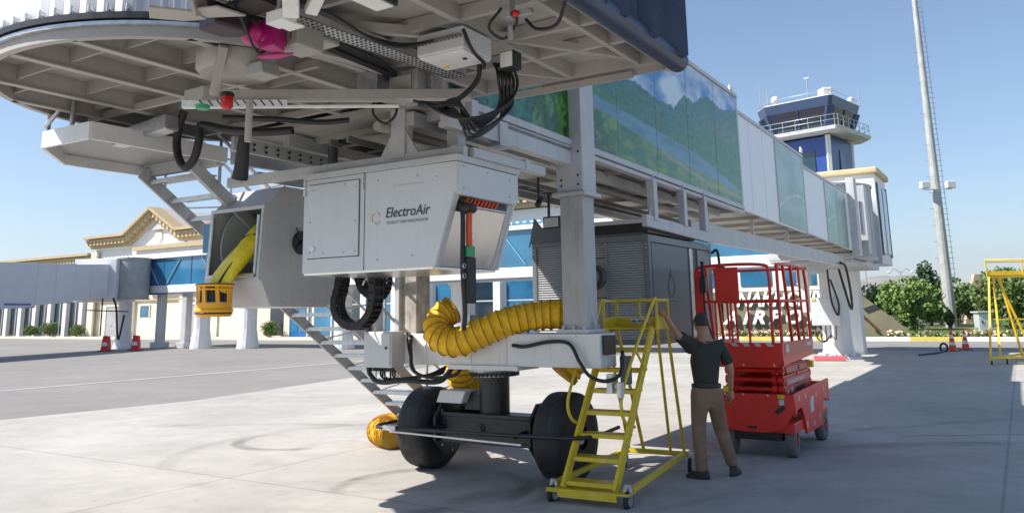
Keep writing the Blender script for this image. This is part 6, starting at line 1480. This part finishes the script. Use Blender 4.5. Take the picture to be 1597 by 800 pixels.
cornice([(-73.6, 9.7), (-67.2, 9.7), (-63.3, 11.9), (-59.4, 9.7), (-20, 9.7)])
cornice([(-111, 8.2), (-73.6, 8.2)], d0=FU + .6)
mb = MB(); mb.prism([(-67.4, 8.5), (-59.2, 8.5), (-63.3, 10.9)], 'y', FU - .1, FU + .3); gb = TM.part('gable', mb, WRENDER, wl0)
mb = MB(); mb.cyl((-62.9, FU - .22, 9.2), (-62.9, FU - .1, 9.2), .55, seg=24); TM.part('roundel', mb, CREAM, gb)
mb = MB(); mb.add([(-59.6, FU + .3, 9.7), (-20.5, FU + .3, 9.7), (-20.5, FU + 7, 12.3), (-57, FU + 7, 12.3), (-20.5, FU + 14, 9.7), (-59.6, FU + 14, 9.7)], [(0, 1, 2, 3), (3, 2, 4, 5), (0, 3, 5), (0, 5, 4, 1), (1, 4, 2)]); rr = TM.part('roof', mb, TILE)
mb = MB(); mb.add([(-63.3, FU - .4, 11.9), (-59.6, FU - .4, 9.8), (-59.6, FU + 6, 9.8), (-63.3, FU + 6, 11.9), (-67, FU - .4, 9.8), (-67, FU + 6, 9.8)], [(0, 1, 2, 3), (0, 3, 5, 4), (0, 4, 1), (3, 2, 5), (1, 4, 5, 2)]); TM.part('gable_roof', mb, mat('pale_roof_sheet', (.58, .52, .48), .6), rr)
mb = MB(); mb.box(-57, -20.5, FU + 6.9, FU + 7.1, 12.28, 12.6); TM.part('ridge', mb, DARKG, rr)
mb = MB(); mb.box(-64.4, -48, FU - 1.3, FU - .004, 5.2, 8.0); pb_ = TM.part('upper_bay', mb, WRENDER, wl0)
mb = MB(); mb.box(-64.6, -47.8, FU - 1.55, FU - 1.2, 7.85, 8.2); TM.part('band', mb, OCHRE, pb_)
for (a, b) in ((-73.2, -72.2), (-66.5, -65.7)): TM.part('pilaster', MB().box(a, b, FU - .4, FU - .13, 0, 8.3), CREAM, wl0, bev=.03)
mb = MB(); mb.box(-73.1, -48, FU - .32, FU - .13, 5.0, 5.3); TM.part('band', mb, OCHRE, wl0)
# blue scalloped windows above the far bridge
for a in (-71.2, -68.2, -65.9):
    mb = MB(); mb.prism([(a, 5.5), (a + 1.6, 5.5), (a + 1.6, 6.6), (a + 1.1, 7.1), (a + .8, 7.6), (a + .5, 7.1), (a, 6.6)], 'y', FU - .16, FU - .122); TM.part('window', mb, GLASSC, wl0)
# left wing glazing
for k in range(9):
    a = -98 + k * 2.85
    w_ = TM.part('window', MB().box(a + .35, a + 2.5, FU + .50, FU + .598, .3, 5.6), GLASSD, wl1); TM.part('window_frame', MB().box(a + 1.38, a + 1.46, FU + .46, FU + .50, .3, 5.6), PANEL, w_)
    TM.part('column', MB().box(a - .32, a + .32, FU + .1, FU + .599, 0, 5.9), WRENDER, wl1, bev=.03)
TM.part('band', MB().box(-99, -73.1, FU + .0, FU + .599, 5.9, 6.3), CREAM, wl1)
TM.part('column', MB().box(-72.6, -71.9, FU - .6, FU - .42, 0, 5), CREAM, wl1)
def opening(kind, a, b, z0, z1, m, framed=True):
    mb = MB(); mb.box(a, b, FU - .16, FU - .122, z0, z1); o = TM.part(kind, mb, m, wl0)
    if framed:
        mb = MB(); mb.box(a - .12, a, FU - .22, FU - .122, z0, z1 + .12); mb.box(b, b + .12, FU - .22, FU - .122, z0, z1 + .12); mb.box(a, b, FU - .22, FU - .122, z1, z1 + .12); TM.part('frame', mb, CREAM, o)
    return o
DG = mat('grey_door', (.36, .35, .36), .6)
for a in (-70.3, -57.6): d_ = opening('door', a, a + 2.0, 0.05, 2.9, DG); TM.part('handle', MB().box(a + .9, a + 1.1, FU - .2, FU - .16, 1.1, 1.15), BLACKM, d_)
opening('window', -64.9, -63.6, 1.9, 2.9, GLASSB)
for x in (-67.3, -61.8, -59.2, -54.5, -50.5): TM.part('pilaster', MB().box(x, x + .5, FU - .28, FU - .123, 0, 5.0), CREAM, wl0)
TM.part('band', MB().box(-73, -48, FU - .3, FU - .125, 3.35, 3.5), OCHRE, wl0)
d_ = opening('door', -45.3, -43.4, .05, 3.4, mat('blue_door_paint', (.03, .14, .45), .35)); 
for x in (-45.15, -44.28): TM.part('door_pane', MB().box(x, x + .72, FU - .19, FU - .16, .5, 3.1), GLASSB, d_)
opening('window', -47.6, -46.1, .3, 3.4, GLASSD, False); opening('window', -42.7, -40.9, .3, 3.4, GLASSB, False)
for k in range(6):
    a = -40.3 + k * 2.95; o = TM.part('window', MB().box(a + .5, a + 2.6, FU - .06, FU - .002, .3, 3.9), GLASSB if k % 2 else GLASSD, wl0); TM.part('window_frame', MB().box(a + .5, a + 2.6, FU - .09, FU - .06, 2.5, 2.58), PANEL, o)
    TM.part('column', MB().box(a - .28, a + .28, FU - .5, FU - .003, 0, 4.1), WRENDER, wl0, bev=.03)
TM.part('tiled_panel', MB().box(-22.9, -20.5, FU - .07, FU - .003, .3, 3.9), CREAM, wl0)
mb = MB()
for k in range(5): mb.box(-22.8 + k * .46, -22.77 + k * .46, FU - .08, FU - .07, .3, 3.9)
for k in range(8): mb.box(-22.9, -20.5, FU - .081, FU - .0705, .4 + k * .46, .43 + k * .46)
TM.part('tile_joint', mb, GREYB, wl0)
for k in range(8):
    a = -40 + k * 2.4; o = TM.part('window', MB().box(a, a + 2.38, FU - .12, FU - .004, 4.3, 7.6), GLASSC, wl0)
    mb = MB(); mb.bar((a + .2, FU - .16, 4.4), (a + 2.2, FU - .16, 7.5), .07, .04); mb.box(a + 1.1, a + 1.2, FU - .17, FU - .12, 4.3, 7.6); TM.part('brace', mb, mat('pale_blue_steel', (.30, .52, .62), .4), o)
mb = MB(); mb.box(-75, -40, FU - 2.6, FU - .7, 0, .16); kb = TM.part('planter_kerb', mb, CREAM); 
mb = MB(); mb.box(-104, -75, FU - 2.6, FU - 2.2, 0, .22); TM.part('planter_kerb', mb, CREAM)
# the wing behind the sign
TM.part('wall', MB().box(-40, -9.5, 62, 74, 0, 7.6), WRENDER)
for k in range(8): TM.part('window', MB().box(-38 + k * 3.6, -35.4 + k * 3.6, 61.9, 61.998, 3.6, 6.6), GLASSB)

# glass gallery
GA = T('glass_gallery', 'raised blue glass walkway on white columns in front of the terminal', 'walkway', (-22, 25.2, 0))
g0, g1, gu = -43.4, -3.6, 23.2
GA.part('floor_beam', MB().box(g0, g1, gu, gu + 3.2, 3.28, 3.75), WPAINT, bev=.02)
GA.part('roof', MB().box(g0, g1, gu - .08, gu + 2.5, 5.42, 5.62), WPAINT)
mb = MB(); mb.box(g0, g1, gu + .08, gu + .12, 3.75, 5.42); mb.box(g0, g1, gu + 2.25, gu + 2.29, 3.75, 5.42); ggl = GA.part('glazing', mb, GLASSB)
mb = MB(); n = 15
for k in range(n + 1): x = lerp(g0, g1, k / n); mb.box(x - .025, x + .025, gu + .05, gu + .079, 3.75, 5.42)
GA.part('mullion', mb, mat('blue_mullion', (.04, .14, .26), .4), ggl)
mb = MB()
for k in range(n):
    x = lerp(g0, g1, k / n); y = lerp(g0, g1, (k + 1) / n); xm = (x + y) / 2; s_ = 1 if k % 2 else -1
    mb.bar((xm - s_ * .9, gu + .04, 3.85), (xm + s_ * .3, gu + .04, 5.3), .07, .03); mb.bar((xm, gu + .03, 3.8), (xm, gu + .03, 5.3), .06, .03) if k % 3 == 0 else None
GA.part('brace', mb, mat('pale_blue_steel', (.30, .52, .62), .4), ggl)
mb = MB(); mb.box(g0 + 1.5, g1, gu - .06, gu, 3.2, 3.3); GA.part('service_tray', mb, DARKG)
for x, cu_ in ((-37.0, 23.4), (-33.9, 24.2), (-26.8, 24.5), (-19.3, 24.7), (-11.6, 24.7)):
    mb = MB(); mb.lathe([(.62, 0), (.62, .1), (.55, .5), (.46, 1.1), (.45, 2.9), (.6, 3.2), (.75, 3.28)], (x, cu_, 0), 'z', 14, smooth=False, caps=True); GA.part('column', mb, WPAINT)
for (x, u) in ((-41.2, 23.6), (-38.6, 23.5)): mb = MB(); mb.box(x - .22, x + .22, u - .22, u + .22, 0, 3.28); mb.box(x - .4, x + .4, u - .4, u + .4, 0, .35); GA.part('column', mb, GREY, bev=.03)
# end block behind the rotunda
EB = T('stair_tower_block', 'white raised block with an ochre cornice behind the far tunnel end', 'building', (-3, 25.5, 0))
EB.part('wall', MB().box(-6.0, -.22, 24.45, 27.2, 3.3, 6.62), WRENDER, bev=.02)
EB.part('cornice', MB().box(-6.15, -.08, 24.3, 27.35, 6.62, 6.85), mat('ochre_light', (.60, .48, .28), .7), bev=.06)
EB.part('window', MB().box(-.24, -.17, 24.7, 26.9, 3.7, 6.2), GLASSB); EB.part('window_frame', MB().box(-.25, -.16, 25.75, 25.82, 3.7, 6.2).box(-.25, -.155, 24.64, 24.7, 3.6, 6.3).box(-.25, -.155, 26.9, 26.96, 3.6, 6.3), DARKG)
EB.part('grey_facing', MB().box(-1.4, -.215, 24.40, 24.449, 3.29, 5.6), GREY)
EB.part('column', MB().box(-2.0, -1.3, 25.4, 26.2, 0, 3.3), WRENDER)

# ---------------------------------------------------------------- the second boarding bridge at the left
B2 = T('boarding_bridge', 'pale grey boarding bridge at far left joining the blue glass walkway', 'boarding bridge', (-23.5, 49.9, 0), frame='w', rot=radians(170.5))
def seg_(y0, y1, hw_, zb0, zb1, h0_, h1_, m):
    xo = 1.95; mb = MB(); mb.add([(-hw_, y0, zb0), (hw_, y0, zb0), (hw_, y0, zb0 + h0_), (-hw_, y0, zb0 + h0_), (-hw_, y1, zb1), (hw_, y1, zb1), (hw_, y1, zb1 + h1_), (-hw_, y1, zb1 + h1_)],
                      [(0, 1, 2, 3), (7, 6, 5, 4), (0, 4, 5, 1), (1, 5, 6, 2), (2, 6, 7, 3), (3, 7, 4, 0)])
    mb.v = [(x + xo, y, z) for x, y, z in mb.v]
    s_ = B2.part('tunnel_section', mb, m, bev=.02)
    mb = MB()
    for k in range(1, 2): y = lerp(y0, y1, k / 2); zb_ = lerp(zb0, zb1, k / 2); mb.box(-hw_ - .004 + xo, hw_ + .004 + xo, y - .008, y + .008, zb_ - .004, zb_ + h0_ - .01)
    B2.part('panel_joint', mb, GREYB, s_)
    B2.part('end_frame', MB().box(-hw_ - .05 + xo, hw_ + .05 + xo, y1 - .07, y1 + .03, zb1 - .12, zb1 + h1_ + .05), mat('frame_grey', (.34, .35, .37), .5), s_, bev=.01)
    return s_
BW = mat('bridge_white_panel', (.66, .66, .68), .45, var=.04)
seg_(1.2, 4.2, 1.12, 3.05, 2.82, 2.0, 2.05, BW); seg_(4.2, 7.2, 1.22, 2.76, 2.55, 2.16, 2.2, BW)
s3 = seg_(7.2, 22, 1.32, 2.48, 1.75, 2.32, 2.4, mat('bridge_lilac_panel', (.62, .63, .66), .45, var=.04))
B2.part('purple_strip', MB().box(-1.335 + 1.95, 1.335 + 1.95, 7.5, 9.3, 2.55, 2.66), mat('purple_print', (.16, .15, .38), .5), s3)
mb = MB(); mb.lathe([(.95, 2.95), (.95, 5.35), (1.0, 5.35), (1.0, 5.45), (.01, 5.5)], (0, 0, 0), 'z', 32, smooth=False); mb.lathe([(.01, 2.93), (1.0, 2.93), (1.0, 3.0)], (0, 0, 0), 'z', 32, smooth=False); r2_ = B2.part('rotunda', mb, mat('rotunda_grey', (.33, .33, .34), .5))
B2.part('door_frame', MB().box(.35, 3.2, .5, 1.2, 2.8, 5.4), BW, r2_, bev=.03)
mb = MB(); mb.lathe([(.6, 0), (.6, .1), (.5, .4), (.42, 1.0), (.40, 2.8), (.6, 2.95)], (.4, 0, 0), 'z', 20, caps=True); rc2 = B2.part('rotunda_column', mb, BW)
mb = MB(); mb.tube(crv([(-.3, 2.2, 3.0), (-.4, 2.0, 2.4), (-.5, 1.9, 1.0), (-.4, 1.6, .6), (-.2, 1.2, .9), (-.1, .8, 2.0)], 6), .06, 8); mb.tube([(.6, 1.9, 3.0), (.6, 1.9, .8)], .04, 6); mb.bar((-.9, 1.6, 2.2), (.6, 3.2, 2.3), .06, .06); B2.part('cable', mb, CABLE, rc2)
# red and white barriers at its foot
def barrier(p, label):
    t = T('warning_barrier', label, 'barrier', p, frame='w', group='red and white barriers at the column foot'); x, y, _ = p
    mb = MB(); mb.prism([(x - .25, 0), (x + .25, 0), (x + .17, .82), (x - .15, .86)], 'y', y - .15, y + .15); b = t.part('panel', mb, mat('barrier_red', (.62, .03, .03), .5), bev=.04)
    t.part('stripe', MB().prism([(x - .15, .3), (x + .15, .3), (x + .12, .5), (x - .12, .5)], 'y', y - .156, y - .15), WPAINT, b); t.part('foot', MB().box(x - .33, x - .2, y - .3, y + .3, 0, .06).box(x + .2, x + .33, y - .3, y + .3, 0, .06), BLACKM, b)
barrier((-23.15, 46.4, 0), 'red and white barrier left of the grey bridge column'); barrier((-21.55, 46.6, 0), 'red and white barrier right of the grey bridge column')
# ---------------------------------------------------------------- far-apart pieces of one mesh become parts of their own
def split_pieces(o):
    me = o.data; nv = len(me.vertices)
    if nv > 20000 or nv == 0: return
    par = list(range(nv))
    def find(a):
        while par[a] != a: par[a] = par[par[a]]; a = par[a]
        return a
    for e in me.edges:
        a, b = find(e.vertices[0]), find(e.vertices[1])
        if a != b: par[max(a, b)] = min(a, b)
    roots = {}
    for i in range(nv): roots.setdefault(find(i), []).append(i)
    isl = list(roots.values()); k = len(isl)
    if k < 2 or k > 400: return
    lo = [[min(me.vertices[i].co[c] for i in s) for c in range(3)] for s in isl]; hi = [[max(me.vertices[i].co[c] for i in s) for c in range(3)] for s in isl]
    sz = [max(h[c] - l[c] for c in range(3)) for l, h in zip(lo, hi)]; pr = list(range(k))
    def f2(a):
        while pr[a] != a: a = pr[a]
        return a
    for a in range(k):
        for b in range(a + 1, k):
            g = math.sqrt(sum(max(0, lo[a][c] - hi[b][c], lo[b][c] - hi[a][c]) ** 2 for c in range(3)))
            if g <= max(.017, .42 * max(sz[a], sz[b])):
                x, y = f2(a), f2(b)
                if x != y: pr[max(x, y)] = min(x, y)
    groups = {}
    for a in range(k): groups.setdefault(f2(a), set()).add(a)
    if len(groups) < 2 or len(groups) > 90: return
    owner = {}
    for a, s in enumerate(isl):
        for i in s: owner[i] = f2(a)
    base = o.name.split('.')[0]; smooth = [p.use_smooth for p in me.polygons]; first = True
    faces = {}
    for p in me.polygons: faces.setdefault(owner[p.vertices[0]], []).append(p)
    newm = []
    for g in groups:
        if g not in faces: continue
        ids = sorted({i for p in faces[g] for i in p.vertices}); mp = {v: i for i, v in enumerate(ids)}
        m2 = bpy.data.meshes.new(base); m2.from_pydata([me.vertices[i].co[:] for i in ids], [], [[mp[i] for i in p.vertices] for p in faces[g]])
        m2.polygons.foreach_set('use_smooth', [p.use_smooth for p in faces[g]]); m2.polygons.foreach_set('material_index', [p.material_index for p in faces[g]])
        for m in me.materials: m2.materials.append(m)
        newm.append(m2)
    for j, m2 in enumerate(newm):
        if j == 0: o.data = m2; continue
        c = o.copy(); c.data = m2; c.name = base; COL.objects.link(c)
for o in list(S.objects):
    if o.type == 'MESH' and o.parent and not o.get('kind') and not (o.data.users > 1) and o.name.split('.')[0] not in ('foliage', 'crown', 'body', 'lettering'): split_pieces(o)
